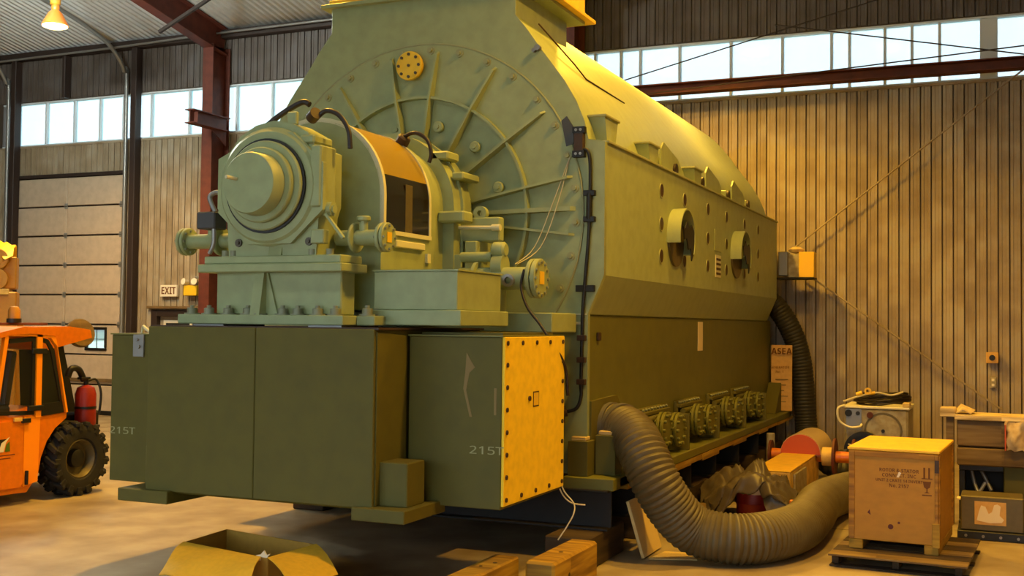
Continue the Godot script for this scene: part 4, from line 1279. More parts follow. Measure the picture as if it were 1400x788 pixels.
func hoses() -> void:
	var path := [V(-3.46, 1.13, -10.15), V(-3.3, 1.14, -10.12), V(-3.12, 1.1, -9.98), V(-2.96, 0.96, -9.8), V(-2.81, 0.71, -9.72), V(-2.66, 0.45, -9.8), V(-2.48, 0.275, -9.9), V(-2.15, 0.23, -9.95), V(-1.9, 0.23, -10.2), V(-1.74, 0.23, -10.8), V(-1.73, 0.24, -11.6), V(-1.76, 0.24, -12.4), V(-1.62, 0.23, -13.3), V(-1.3, 0.23, -13.9), V(-0.9, 0.23, -14.1)]
	var h := solo("duct_hose", ribbed(path, 0.21, 0.047, 0.015, 28), M.hose, "large ribbed tan hose sweeping from the generator's side down along the floor", "hose")
	part(h, "clamp", mb().ring(V(-3.38, 1.14, -10.14), V(-3.34, 1.14, -10.13), 0.222, 0.235, 32).ring(V(-3.28, 1.14, -10.11), V(-3.24, 1.135, -10.085), 0.222, 0.235, 32), M.steel)
	var rear := [V(-3.62, 2.6, -18.62), V(-3.4, 2.45, -18.66), V(-3.2, 2.15, -18.7), V(-3.06, 1.8, -18.74), V(-2.98, 1.4, -18.76), V(-2.94, 0.9, -18.76), V(-2.9, 0.45, -18.72), V(-2.85, 0.22, -18.5), V(-2.75, 0.18, -18.1)]
	solo("duct_hose", ribbed(rear, 0.165, 0.055, 0.012, 24), M.hose_dark, "dark ribbed hose hanging from the generator's rear end by the sign board", "hose")
	var coil := []
	for k in 30:
		var a := TAU * k / 26.0
		coil.append(V(-2.0 + cos(a) * 0.2, 0.13 + 0.008 * k, -16.0 + sin(a) * 0.2))
	solo("hose_coil", ribbed(coil, 0.12, 0.06, 0.012, 16), M.hose_dark, "short coil of grey ribbed hose on the floor behind the roller spool", "hose")
	# sign on its board
	var s := thing("sign_board", "tan hand lettered board propped at the generator's rear corner", "sign", V(-3.26, 0.745, -18.5), 0.12)
	part(s, "board", mb().boxm(Transform3D(Basis(Vector3.RIGHT, -0.05), V(0, 0.53, 0)), V(0.33, 1.06, 0.02), 0.003), M.sign)
	var w := part(s, "lettering", words("ASEA", 0.1, 0.004, true), M.ink)
	w.position = V(0.0, 0.96, 0.035)
	for k in 2:
		w = part(s, "lettering", words(["GENERATOR", "No. 1"][k], 0.04, 0.003), M.ink)
		w.position = V(-0.03, 0.7 - k * 0.07, 0.022)
	var m := mb()
	for k in 5:
		m.box(V(-0.1 + 0.02 * (k % 2), 0.5 - k * 0.09, 0.013), V(0.1 - 0.03 * (k % 3), 0.515 - k * 0.09, 0.03))
	part(s, "faded_lines", m, M.tape)
	# box on the bracket behind the machine
	var b := thing("bracket_box", "yellow topped box on a steel bracket at the generator's rear edge", "box", V(-3.05, 2.9, -18.6))
	part(b, "bracket", mb().box(V(-0.3, -0.03, -0.2), V(0.3, 0.0, 0.15), 0.004), M.dark_steel)
	part(b, "case", mb().box(V(-0.27, 0.03, -0.15), V(-0.12, 0.42, 0.1), 0.01), M.galv)
	part(b, "case", mb().box(V(-0.12, 0.0, -0.18), V(0.08, 0.38, 0.06), 0.01), M.grey_paint)
	part(b, "door", mb().box(V(0.06, 0.0, -0.12), V(0.3, 0.41, 0.12), 0.008), M.cover_yellow)
	part(b, "rag", mb().lathe([Vector2(0, -0.06), Vector2(0.1, -0.03), Vector2(0.12, 0.02), Vector2(0.06, 0.07), Vector2(0, 0.08)], Transform3D(Basis(V(1.1, 0, 0), V(0, 0, 0.7), V(0, 0.8, 0)), V(0.0, 0.44, 0.0)), 9), M.sack)

# ------------------------------------------------------------------ the floor at the right
func right_side() -> void:
	roller()
	tarp_bin()
	crate()
	welder()
	stack()
	var o := solo("wall_outlet", mb().box(V(-0.22, 1.57, -19.17), V(-0.04, 1.74, -19.02), 0.008), M.sign, "small square outlet box on the ribbed wall", "outlet")
	part(o, "socket", mb().cyl(V(-0.13, 1.655, -19.02), V(-0.13, 1.655, -19.0), 0.045, 14), M.black)
	o = solo("wall_switch", mb().box(V(-0.17, 1.18, -19.18), V(-0.07, 1.36, -19.13), 0.006), M.grey_paint, "small switch plate on the wall below the outlet box", "switch")
	part(o, "button", mb().box(V(-0.14, 1.29, -19.13), V(-0.1, 1.33, -19.115)).box(V(-0.14, 1.21, -19.13), V(-0.1, 1.25, -19.115)), M.white)

func roller() -> void:
	var t := thing("roller_stand", "pale beam carrying an orange red half drum hood and spool axle", "roller stand", V(-2.42, 0, -14.3))
	part(t, "beam", mb().box(V(-0.21, 0.1, -1.0), V(0.21, 0.44, 1.2), 0.012), M.beam_paint)
	part(t, "lit_beam_top", mb().box(V(-0.215, 0.44, -0.7), V(0.215, 0.455, 1.2), 0.004), M.ply_yellow)  # yellow sheet painting the lamplit top face of the beam
	for z in [-0.8, 0.3, 1.05]:
		part(t, "foot", mb().box(V(-0.24, 0.0, z - 0.06), V(0.24, 0.1, z + 0.06), 0.006), M.timber)
	part(t, "end_plate", mb().box(V(0.21, 0.03, 0.2), V(0.24, 0.4, 1.0), 0.004), M.grey_paint)
	part(t, "drum_face", mb().prism(circle(0.02, 0.45, 0.25, 24, 0.0, PI), xy(0, 0, -0.72), 0.04), M.orange_red)
	part(t, "drum_hood", mb().prism(circle(0.02, 0.45, 0.26, 24, 0.0, PI), xy(0, 0, -1.75), 1.03), M.canvas)
	part(t, "axle", mb().cyl(V(-0.4, 0.42, -0.85), V(0.75, 0.42, -0.85), 0.075, 16), M.orange)
	part(t, "spool_disc", mb().cyl(V(-0.4, 0.42, -0.85), V(-0.37, 0.42, -0.85), 0.18, 24), M.rust)
	part(t, "spool_disc", mb().cyl(V(0.42, 0.42, -0.85), V(0.45, 0.42, -0.85), 0.24, 24), M.rust)
	part(t, "spool_disc", mb().cyl(V(0.66, 0.42, -0.85), V(0.69, 0.42, -0.85), 0.24, 24), M.rust)
	part(t, "axle_box", mb().cyl(V(0.28, 0.42, -0.85), V(0.41, 0.42, -0.85), 0.12, 18), M.beam_paint)
	solo("timber_block", mb().box(V(-2.02, 0.0, -15.0), V(-1.45, 0.2, -14.3), 0.012), M.timber, "low yellow timber block on the floor under the spool", "timber")
	solo("floor_post", mb().cyl(V(-2.95, 0, -15.9), V(-2.95, 0.62, -15.9), 0.06, 14, -1.0, 0.01), M.grey_paint, "short grey post standing left of the half drum", "post")
	for q in [[-3.0, -14.6, 0.3, 0.14, "farthest from"], [-2.98, -13.75, 0.4, 0.12, "next behind"], [-3.04, -12.2, 0.25, 0.13, "just left of"]]:
		solo("timber_offcut", mb().boxm(Transform3D(Basis(Vector3.UP, q[2]), V(q[0], q[3] * 0.5, q[1])), V(0.16, q[3], 0.5), 0.008), M.timber_grey, "short timber offcut on the floor beside the skid, %s the brown tarp" % q[4], "timber", "offcuts beside the skid")

func tarp_bin() -> void:
	var c := V(-2.52, 0, -12.6)
	var b := thing("red_drum", "dark red steel drum half hidden under the tarp", "drum", c)
	part(b, "shell", mb().lathe([Vector2(0, 0), Vector2(0.185, 0), Vector2(0.19, 0.01), Vector2(0.19, 0.14), Vector2(0.196, 0.15), Vector2(0.19, 0.16), Vector2(0.19, 0.4), Vector2(0.18, 0.41), Vector2(0, 0.41)], Mb.along(Vector3.ZERO, Vector3.UP), 28), M.red)
	part(b, "label", mb().prism(circle(0, 0, 0.194, 10, 0.9, 1.7), Transform3D(Basis(V(1, 0, 0), V(0, 0, 1), V(0, 1, 0)), V(0, 0.26, 0)), 0.06), M.paper)
	var nz := FastNoiseLite.new()
	nz.seed = 12
	nz.frequency = 1.6
	nz.fractal_octaves = 2
	# the lie of the cloth: rows from the floor behind, over the ridge, down to the hem in front of the drum
	var lie := [
		[V(-3.22, 0.04, -13.06), V(-2.96, 0.04, -13.06), V(-2.71, 0.04, -13.06), V(-2.43, 0.04, -13.06), V(-2.23, 0.04, -13.06), V(-2.08, 0.04, -13.06)],
		[V(-3.20, 0.22, -12.90), V(-2.94, 0.42, -12.80), V(-2.69, 0.53, -12.72), V(-2.41, 0.63, -12.62), V(-2.21, 0.47, -12.65), V(-2.06, 0.23, -12.70)],
		[V(-3.13, 0.13, -12.70), V(-2.84, 0.31, -12.58), V(-2.58, 0.44, -12.5), V(-2.38, 0.46, -12.44), V(-2.23, 0.36, -12.44), V(-2.07, 0.17, -12.50)],
		[V(-3.04, 0.10, -12.50), V(-2.81, 0.28, -12.35), V(-2.59, 0.45, -12.33), V(-2.38, 0.43, -12.30), V(-2.24, 0.36, -12.25), V(-2.06, 0.16, -12.30)],
		[V(-2.97, 0.03, -12.40), V(-2.83, 0.07, -12.32), V(-2.67, 0.29, -12.36), V(-2.40, 0.33, -12.33), V(-2.28, 0.16, -12.27), V(-2.10, 0.06, -12.25)],
	]
	var g := []
	var per := 11
	for i in 4 * per + 1:
		var row := []
		for j in 5 * per + 1:
			var fi := minf(float(i) / per, 3.9999)
			var fj := minf(float(j) / per, 4.9999)
			var i0 := int(fi)
			var j0 := int(fj)
			# soft corners between the flat facets
			var ti := smoothstep(0.0, 1.0, fi - i0) * 0.4 + (fi - i0) * 0.6
			var tj := smoothstep(0.0, 1.0, fj - j0) * 0.4 + (fj - j0) * 0.6
			var p: Vector3 = lie[i0][j0].lerp(lie[i0][j0 + 1], tj).lerp(lie[i0 + 1][j0].lerp(lie[i0 + 1][j0 + 1], tj), ti)
			var r1 := absf(nz.get_noise_2d(fi * 0.42 + fj * 0.3, fj * 0.26 + 3.0)) * 2.2
			var r2 := nz.get_noise_2d(fi * 0.6 + 11.0, fj * 0.7)
			p.y += 0.05 - r1 * 0.09 + r2 * 0.04
			p.z += r1 * 0.05
			p.y = maxf(p.y, 0.015)
			row.append(p)
		g.append(row)
	solo("tarp", mb().sheet(g, 0.006), M.tarp, "crumpled brown tarp thrown over the red drum beside the large hose", "tarp")
	solo("orange_post", mb().box(V(-2.06, 0.0, -12.22), V(-1.99, 0.27, -12.16), 0.008), M.orange, "short upright orange strip between the tarp and the hose", "post")

func crate() -> void:
	var p := thing("pallet", "low worn wooden pallet under the plywood crate", "pallet", V(-0.79, 0, -10.95), -0.055)
	for k in 3:
		part(p, "stringer", mb().box(V(-0.56 + k * 0.51, 0.015, -0.65), V(-0.5 + k * 0.51, 0.1, 0.62), 0.004), M.timber_dark)
	for k in 6:
		part(p, "slat", mb().box(V(-0.57, 0.1, -0.65 + k * 0.235), V(0.57, 0.118, -0.435 + k * 0.235), 0.003), M.timber_grey if k % 2 else M.timber_dark)
	for k in 3:
		part(p, "bottom_slat", mb().box(V(-0.57, 0.0, -0.65 + k * 0.6), V(0.57, 0.015, -0.52 + k * 0.6), 0.002), M.timber_dark)
	var c := thing("crate", "tall yellow plywood shipping crate with stencilled lettering on a pallet", "crate", V(-0.85, 0.118, -11.15), -0.06)
	var w := 0.38
	var dz := 0.58
	part(c, "body", mb().box(V(-w, 0.085, -dz), V(w, 0.885, dz), 0.006), M.crate)
	part(c, "lid", mb().box(V(-w - 0.012, 0.885, -dz - 0.012), V(w + 0.012, 0.91, dz + 0.012), 0.004), M.ply_yellow)  # brighter than the body: lamplight on the top put into its colour
	for k in 2:
		part(c, "skid", mb().box(V(-w + k * 2 * w - k * 0.12, 0.0, -dz), V(-w + k * 2 * w + 0.12 - k * 0.12, 0.085, dz), 0.006), M.timber)
	part(c, "corner_batten", mb().box(V(w - 0.03, 0.12, dz), V(w, 0.87, dz + 0.014), 0.003), M.crate_batten)
	part(c, "corner_batten", mb().box(V(-w, 0.09, dz), V(-w + 0.05, 0.88, dz + 0.012), 0.003), M.crate_batten)
	part(c, "batten", mb().box(V(-w + 0.05, 0.83, dz), V(w - 0.03, 0.88, dz + 0.01), 0.003), M.crate_batten)
	part(c, "patch", mb().box(V(w - 0.05, 0.07, dz + 0.01), V(w + 0.012, 0.28, dz + 0.022), 0.003), M.timber)
	part(c, "patch", mb().box(V(w - 0.03, 0.72, dz + 0.014), V(w + 0.006, 0.83, dz + 0.018)), M.brown_box)
	for k in 2:
		part(c, "side_batten", mb().box(V(w, 0.1, -dz + k * (2 * dz - 0.08)), V(w + 0.012, 0.87, -dz + 0.08 + k * (2 * dz - 0.08)), 0.003), M.crate_batten)
	var ls := ["ROTOR & STATOR", "CONNECT. INC", "UNIT 2 CRATE 14 INVERT", "No. 2157"]
	for k in 4:
		var o := part(c, "stencil", words(ls[k], [0.03, 0.03, 0.025, 0.03][k], 0.002, true), M.ink)
		o.position = V([0.05, 0.05, 0.05, 0.05][k], 0.72 - k * 0.045, dz + 0.001)
	part(c, "arrow_mark", mb().box(V(0.24, 0.66, dz), V(0.33, 0.668, dz + 0.002)).box(V(0.255, 0.668, dz), V(0.27, 0.76, dz + 0.002)).box(V(0.295, 0.668, dz), V(0.31, 0.76, dz + 0.002)), M.ink)
	part(c, "glass_mark", mb().prism(V2([0.25, 0.64, 0.32, 0.64, 0.31, 0.59, 0.29, 0.575, 0.29, 0.55, 0.31, 0.54, 0.26, 0.54, 0.28, 0.55, 0.28, 0.575, 0.26, 0.59]), xy(0, 0, dz), 0.002), M.ink)
	part(c, "bar_mark", mb().box(V(0.245, 0.515, dz), V(0.325, 0.525, dz + 0.002)), M.ink)
	part(c, "paper_tag", mb().prism(V2([0.03, 0.66, 0.05, 0.71, 0.07, 0.7, 0.05, 0.66]), xy(0, 0, dz), 0.003), M.paper)
	part(c, "stain", mb().prism(circle(-0.02, 0.22, 0.024, 9), xy(0, 0, dz), 0.001).prism(V2([-0.22, 0.33, -0.2, 0.36, -0.19, 0.31]), xy(0, 0, dz), 0.001).prism(circle(0.05, 0.26, 0.012, 7), xy(0, 0, dz), 0.001), M.rust)

func welder() -> void:
	var t := thing("welding_machine", "pale scuffed welding machine with a round front panel against the wall", "welder", V(-1.66, 0, -17.5))
	part(t, "case", mb().box(V(-0.44, 0.12, -0.5), V(0.44, 0.93, 0.45), 0.03), M.grey_paint)
	part(t, "top", mb().box(V(-0.46, 0.93, -0.52), V(0.46, 0.965, 0.47), 0.012), M.white)
	part(t, "base", mb().box(V(-0.42, 0.0, -0.45), V(0.42, 0.12, 0.42), 0.01), M.black)
	part(t, "round_panel", mb().cyl(V(0.1, 0.62, 0.45), V(0.1, 0.62, 0.47), 0.24, 36, -1.0, 0.008), M.grey_paint)
	part(t, "panel_rim", mb().ring(V(0.1, 0.62, 0.45), V(0.1, 0.62, 0.475), 0.24, 0.262, 40), M.case)
	part(t, "panel_knob", mb().cyl(V(0.1, 0.62, 0.47), V(0.1, 0.62, 0.49), 0.025, 10), M.black)
	part(t, "socket", mb().cyl(V(-0.38, 0.86, 0.45), V(-0.38, 0.86, 0.49), 0.05, 14), M.black)
	part(t, "socket", mb().cyl(V(-0.25, 0.86, 0.45), V(-0.25, 0.86, 0.48), 0.03, 12), M.black)
	part(t, "knob", mb().cyl(V(-0.08, 0.84, 0.45), V(-0.08, 0.84, 0.5), 0.045, 12), M.rust)
	part(t, "front_plate", mb().box(V(-0.42, 0.62, 0.45), V(-0.2, 0.92, 0.458), 0.002), M.galv)
	part(t, "corner_block", mb().box(V(0.36, 0.965, 0.2), V(0.46, 1.03, 0.46), 0.01), M.timber_pale)
	part(t, "handle", mb().tube(spline([V(-0.43, 0.97, 0.5), V(-0.52, 0.92, 0.54), V(-0.5, 0.75, 0.54), V(-0.36, 0.66, 0.54), V(-0.22, 0.67, 0.52), V(-0.2, 0.7, 0.46)], 6), 0.018, 8), M.white)
	var m := mb()
	for k in 7:
		var pts := []
		for j in 40:
			var a := TAU * j / 40.0
			pts.append(V(0.05 + cos(a) * (0.36 + 0.012 * (k % 3)) + 0.02 * sin(k * 2.0), 0.985 + 0.022 * k + 0.02 * sin(a * 2 + k) + 0.03 * cos(a), 0.02 + sin(a) * (0.3 + 0.02 * (k % 2))))
		m.tube(pts, 0.017, 8, true)
	var c := solo("cable_coil", m, M.cable, "coil of dark welding cable piled on top of the welding machine", "cable")
	c.position = V(-1.66, 0, -17.5)
	m = mb()
	m.tube(spline([V(-0.46, 1.02, 0.4), V(-0.25, 1.1, 0.38), V(0.0, 1.16, 0.36), V(0.2, 1.13, 0.34), V(0.36, 1.18, 0.3)], 8), 0.014, 8)
	part(c, "lead", m, M.wire)
	m = mb()
	m.cyl(V(-0.28, 1.12, 0.36), V(-0.2, 1.15, 0.36), 0.035, 12).cyl(V(-0.16, 1.14, 0.36), V(-0.02, 1.16, 0.36), 0.022, 10).ring(V(-0.12, 1.18, 0.36), V(-0.12, 1.18, 0.39), 0.025, 0.05, 16)
	part(c, "clamp", m, M.cover_yellow)
	var r := thing("black_reel", "round black reel standing in front of the welding machine", "reel", V(-1.78, 0.0, -16.55))
	part(r, "rim", mb().ring(V(0, 0.38, -0.06), V(0, 0.38, 0.06), 0.2, 0.26, 32), M.black)
	part(r, "disc", mb().cyl(V(0, 0.38, -0.03), V(0, 0.38, 0.03), 0.21, 28), M.black)
	part(r, "stand", mb().box(V(-0.15, 0, -0.1), V(0.15, 0.14, 0.1), 0.01), M.black)
	part(r, "wire", mb().tube([V(-0.2, 0.46, 0.06), V(0.0, 0.42, 0.065), V(0.2, 0.4, 0.06)], 0.012, 6), M.wire)

func stack() -> void:
	# trestle with two weathered beams and a plank on top
	for k in 2:
		var y: float = [0.645, 0.85][k]
		solo("timber_beam", mb().box(V(-0.44, y, -13.4), V(2.4, y + [0.19, 0.275][k], -13.0), 0.014), M.timber_grey, ["lower weathered timber beam lying under the thick beam at right", "thick weathered timber beam lying under the pale plank at right"][k], "timber")
	solo("plank", mb().box(V(-0.46, 1.128, -13.42), V(2.4, 1.185, -12.96), 0.008), M.timber_pale, "long pale plank lying on top of the stacked beams", "plank")
	solo("rag", mb().sheet([[V(-0.46, 1.2, -13.3), V(-0.38, 1.25, -13.3), V(-0.28, 1.2, -13.3)], [V(-0.46, 1.2, -13.15), V(-0.4, 1.28, -13.15), V(-0.26, 1.22, -13.15)], [V(-0.44, 1.19, -13.0), V(-0.38, 1.23, -13.0), V(-0.3, 1.19, -13.0)]], 0.01), M.sack, "small pale rag lying on the end of the plank", "rag")
	var p := thing("timber_post", "upright timber post with a block on top behind the crate", "post", V(-0.52, 0, -13.15))
	part(p, "post", mb().box(V(-0.03, 0, -0.06), V(0.05, 1.15, 0.06), 0.006), M.timber_grey)
	part(p, "block", mb().box(V(-0.09, 1.15, -0.1), V(0.07, 1.25, 0.1), 0.008), M.timber_pale)
	var f := thing("equipment_frame", "dark steel frame with an olive box carrying the stacked timber beams", "frame", V(0.2, 0, -13.2))
	part(f, "olive_box", mb().box(V(-0.18, 0.06, -0.4), V(1.8, 0.645, 0.1), 0.01), M.olive)
	part(f, "frame_rail", mb().box(V(-0.62, 0.0, -0.45), V(2.0, 0.06, 0.2), 0.006).box(V(-0.62, 0.585, -0.4), V(-0.18, 0.645, 0.12), 0.006), M.black)
	part(f, "frame_leg", mb().box(V(-0.62, 0.06, -0.4), V(-0.56, 0.585, 0.12), 0.006), M.black)
	part(f, "back_panel", mb().box(V(-0.56, 0.06, -0.4), V(-0.18, 0.585, -0.3)), M.dark_steel)
	part(f, "pipe", mb().tube(spline([V(-0.5, 0.58, 0.0), V(-0.46, 0.42, 0.05), V(-0.42, 0.36, 0.08), V(-0.36, 0.46, 0.05)], 5), 0.02, 8).tube(spline([V(-0.4, 0.58, 0.0), V(-0.34, 0.46, 0.05), V(-0.3, 0.38, 0.08)], 5), 0.02, 8), M.galv)
	var c := thing("steel_case", "olive grey steel case with a torn paper label on a black base", "case", V(-0.09, 0.0, -12.45))
	part(c, "case", mb().box(V(-0.29, 0.085, -0.2), V(0.29, 0.43, 0.2), 0.012), M.case)
	part(c, "label_plate", mb().box(V(-0.16, 0.15, 0.2), V(0.13, 0.38, 0.204)), M.sign)
	part(c, "torn_label", mb().prism(V2([-0.14, 0.19, -0.02, 0.17, 0.09, 0.18, 0.11, 0.21, 0.07, 0.25, 0.08, 0.34, 0.05, 0.36, 0.02, 0.35, 0.0, 0.28, -0.03, 0.26, -0.06, 0.33, -0.1, 0.34, -0.12, 0.28]), xy(0, 0, 0.204), 0.004), M.paper)
	part(c, "base", mb().box(V(-0.32, 0.0, -0.22), V(0.9, 0.085, 0.24), 0.006), M.black)
	var m := mb()
	for k in 4:
		m.cyl(V(-0.24 + k * 0.16, 0.04, 0.24), V(-0.24 + k * 0.16, 0.04, 0.26), 0.014, 8)
	part(c, "bolt", m, M.steel)
	part(c, "paper_corner", mb().box(V(-0.33, 0.36, -0.1), V(-0.29, 0.375, 0.05)), M.paper)
	# sack hung over the beams
	var g := []
	for i in 9:
		var row := []
		for j in 9:
			var u := 0.05 + 0.3 * j / 8.0
			var y := 0.83 + 0.3 * i / 8.0
			row.append(V(u + 0.01 * sin(i * 1.7), y + 0.012 * sin(j * 2.1), -12.94 + 0.05 * sin(j * 0.9) * sin(i * 0.5) + 0.012 * sin(j * 3.0 + i)))
		g.append(row)
	var s := solo("sack", mb().sheet(g, 0.03), M.sack, "pale wrinkled paper sack hanging against the weathered beams at the right edge", "sack")
	part(s, "tie", mb().box(V(0.03, 0.83, -12.95), V(0.045, 1.1, -12.9), 0.003), M.orange_red)

func cardboard() -> void:
	var b := thing("cardboard_box", "open torn cardboard box on the floor in front of the generator", "box", V(-5.3, 0, -7.17))
	var bl := V(-0.5, 0, -0.4)
	var fl := V(-0.45, 0, 0.19)
	var fr := V(0.47, 0, 0.39)
	var br := V(0.5, 0, -0.19)
	var up := V(0, 0.4, 0)
	for q in [[bl, br, "back_side"], [bl, fl, "left_side"], [fl, fr, "front_side"], [fr, br, "right_side"]]:
		var p0: Vector3 = q[0]
		var p1: Vector3 = q[1]
		var ctr := (p0 + p1) * 0.5 + up * 0.5
		var d := (p1 - p0).normalized()
		part(b, q[2], mb().boxm(Transform3D(Basis(d, Vector3.UP, d.cross(Vector3.UP)), ctr), V(p0.distance_to(p1), 0.4, 0.008)), M.card_shade)
	part(b, "bottom", mb().prism(PackedVector2Array([Vector2(bl.x, bl.z), Vector2(fl.x, fl.z), Vector2(fr.x, fr.z), Vector2(br.x, br.z)]), xz(0.0), 0.008), M.card_shade)
	# flaps: sheets with creases
	var g := []
	for i in 7:
		var row := []
		for j in 15:
			var a: Vector3 = (fl + up).lerp(fr + up - V(0.06, 0, 0), j / 14.0)
			var o: Vector3 = V(-0.19, 0.28, 0.76).lerp(V(0.56, 0.25, 0.74), j / 14.0)
			var p: Vector3 = a.lerp(o, i / 6.0)
			p.y += 0.02 * sin(i * 1.1 + j * 0.8) * (i / 6.0) + 0.035 * sin(i / 6.0 * PI)
			row.append(p)
		g.append(row)
	part(b, "front_flap", mb().sheet(g, 0.007), M.cardboard)
	g = []
	for i in 5:
		var row := []
		for j in 7:
			var a: Vector3 = (fr + up).lerp(br + up, j / 6.0)
			var o: Vector3 = V(0.88, 0.27, 0.67).lerp(V(0.94, 0.29, 0.2), j / 6.0)
			var p: Vector3 = a.lerp(o, i / 4.0)
			p.y += 0.03 * sin(i / 4.0 * PI)
			row.append(p)
		g.append(row)
	part(b, "side_flap", mb().sheet(g, 0.007), M.cardboard)
	part(b, "torn_edge", mb().prism(V2([0.34, 0.37, 0.44, 0.38, 0.48, 0.43, 0.45, 0.42, 0.43, 0.45, 0.4, 0.42, 0.36, 0.41]), xy(0, 0, 0.37), 0.01), M.paper)

# ------------------------------------------------------------------ the left side
func left_side() -> void:
	telehandler()
	var o := solo("exit_sign", mb().box(V(-16.48, 2.6, -19.17), V(-16.04, 2.85, -19.09), 0.008), M.white, "white EXIT sign with dark letters on the wall over the side door", "sign")
	put_words(o, "lettering", "EXIT", 0.15, V(-16.26, 2.725, -19.088), M.ink, 0.0, 0.9, true)
	var e := thing("emergency_light", "yellow emergency light unit with two lamp heads beside the rust column", "lamp", V(-15.64, 2.62, -19.1))
	part(e, "case", mb().box(V(-0.17, 0.0, -0.07), V(0.17, 0.22, 0.08), 0.012), M.cover_yellow)
	for s in [-1.0, 1.0]:
		var h := part(e, "lamp_head", mb().cyl(V(s * 0.12, 0.28, 0.0), V(s * 0.14, 0.3, 0.12), 0.05, 14, 0.07), M.white)
		part(h, "stalk", mb().cyl(V(s * 0.12, 0.22, 0), V(s * 0.12, 0.28, 0), 0.02, 8), M.steel)
	var c := thing("conduit_cluster", "cluster of conduit and small boxes beside the yellow emergency light", "conduit", V(-15.35, 2.2, -19.12))
	part(c, "conduit", mb().tube(spline([V(0, -0.4, 0), V(0, 0.5, 0), V(-0.05, 0.75, 0.02), V(-0.2, 0.82, 0.02)], 5), 0.022, 8).tube([V(0.1, -0.3, 0), V(0.1, 0.9, 0)], 0.02, 8), M.galv)
	part(c, "small_box", mb().box(V(-0.05, 0.35, -0.05), V(0.12, 0.55, 0.06), 0.008), M.brown_box)
	part(c, "small_box", mb().box(V(0.03, 0.65, -0.05), V(0.14, 0.85, 0.06), 0.008), M.galv)
	# yellow machine behind the telehandler
	var m := thing("yellow_machine", "tall yellow machine with two round cylinder ends behind the telehandler", "machine", V(-15.66, 0, -14.1), 0.75)
	part(m, "mast", mb().box(V(-0.9, 0.0, -0.4), V(0.32, 2.55, 0.25), 0.02), M.machine_yellow)
	part(m, "ledge", mb().box(V(-0.9, 2.5, -0.45), V(0.2, 2.6, 0.3), 0.01), M.beam_paint)
	part(m, "block", mb().box(V(-0.9, 2.6, -0.4), V(0.3, 3.15, 0.12), 0.02), M.machine_yellow)
	for y in [2.78, 3.12]:
		var cy := part(m, "cylinder", mb().lathe([Vector2(0.05, 0), Vector2(0.17, 0.0), Vector2(0.18, -0.01), Vector2(0.18, -0.3), Vector2(0, -0.3)], xy(0.0, y - 0.02, 0.3), 24).ring(V(0, y - 0.02, 0.28), V(0, y - 0.02, 0.31), 0.05, 0.1, 20), M.machine_yellow)
		part(cy, "bore", mb().cyl(V(0, y - 0.02, 0.24), V(0, y - 0.02, 0.29), 0.05, 16), M.black)
	var g := []
	for i in 9:
		var row := []
		for j in 11:
			row.append(V(-0.9 + 1.15 * j / 10.0, 3.15 + 0.22 * sin(PI * i / 8.0) + 0.06 * sin(j * 1.9 + i * 1.3), 0.3 - 0.75 * i / 8.0 + 0.05 * sin(j * 2.3)))
		g.append(row)
	part(m, "wrapped_top", mb().sheet(g, 0.02), M.cover_yellow)
	part(m, "brace", mb().prism(V2([0.3, 0.0, 0.75, 1.7, 0.7, 1.7, 0.3, 2.1]), xy(0, 0, -0.1), 0.1), M.machine_yellow)

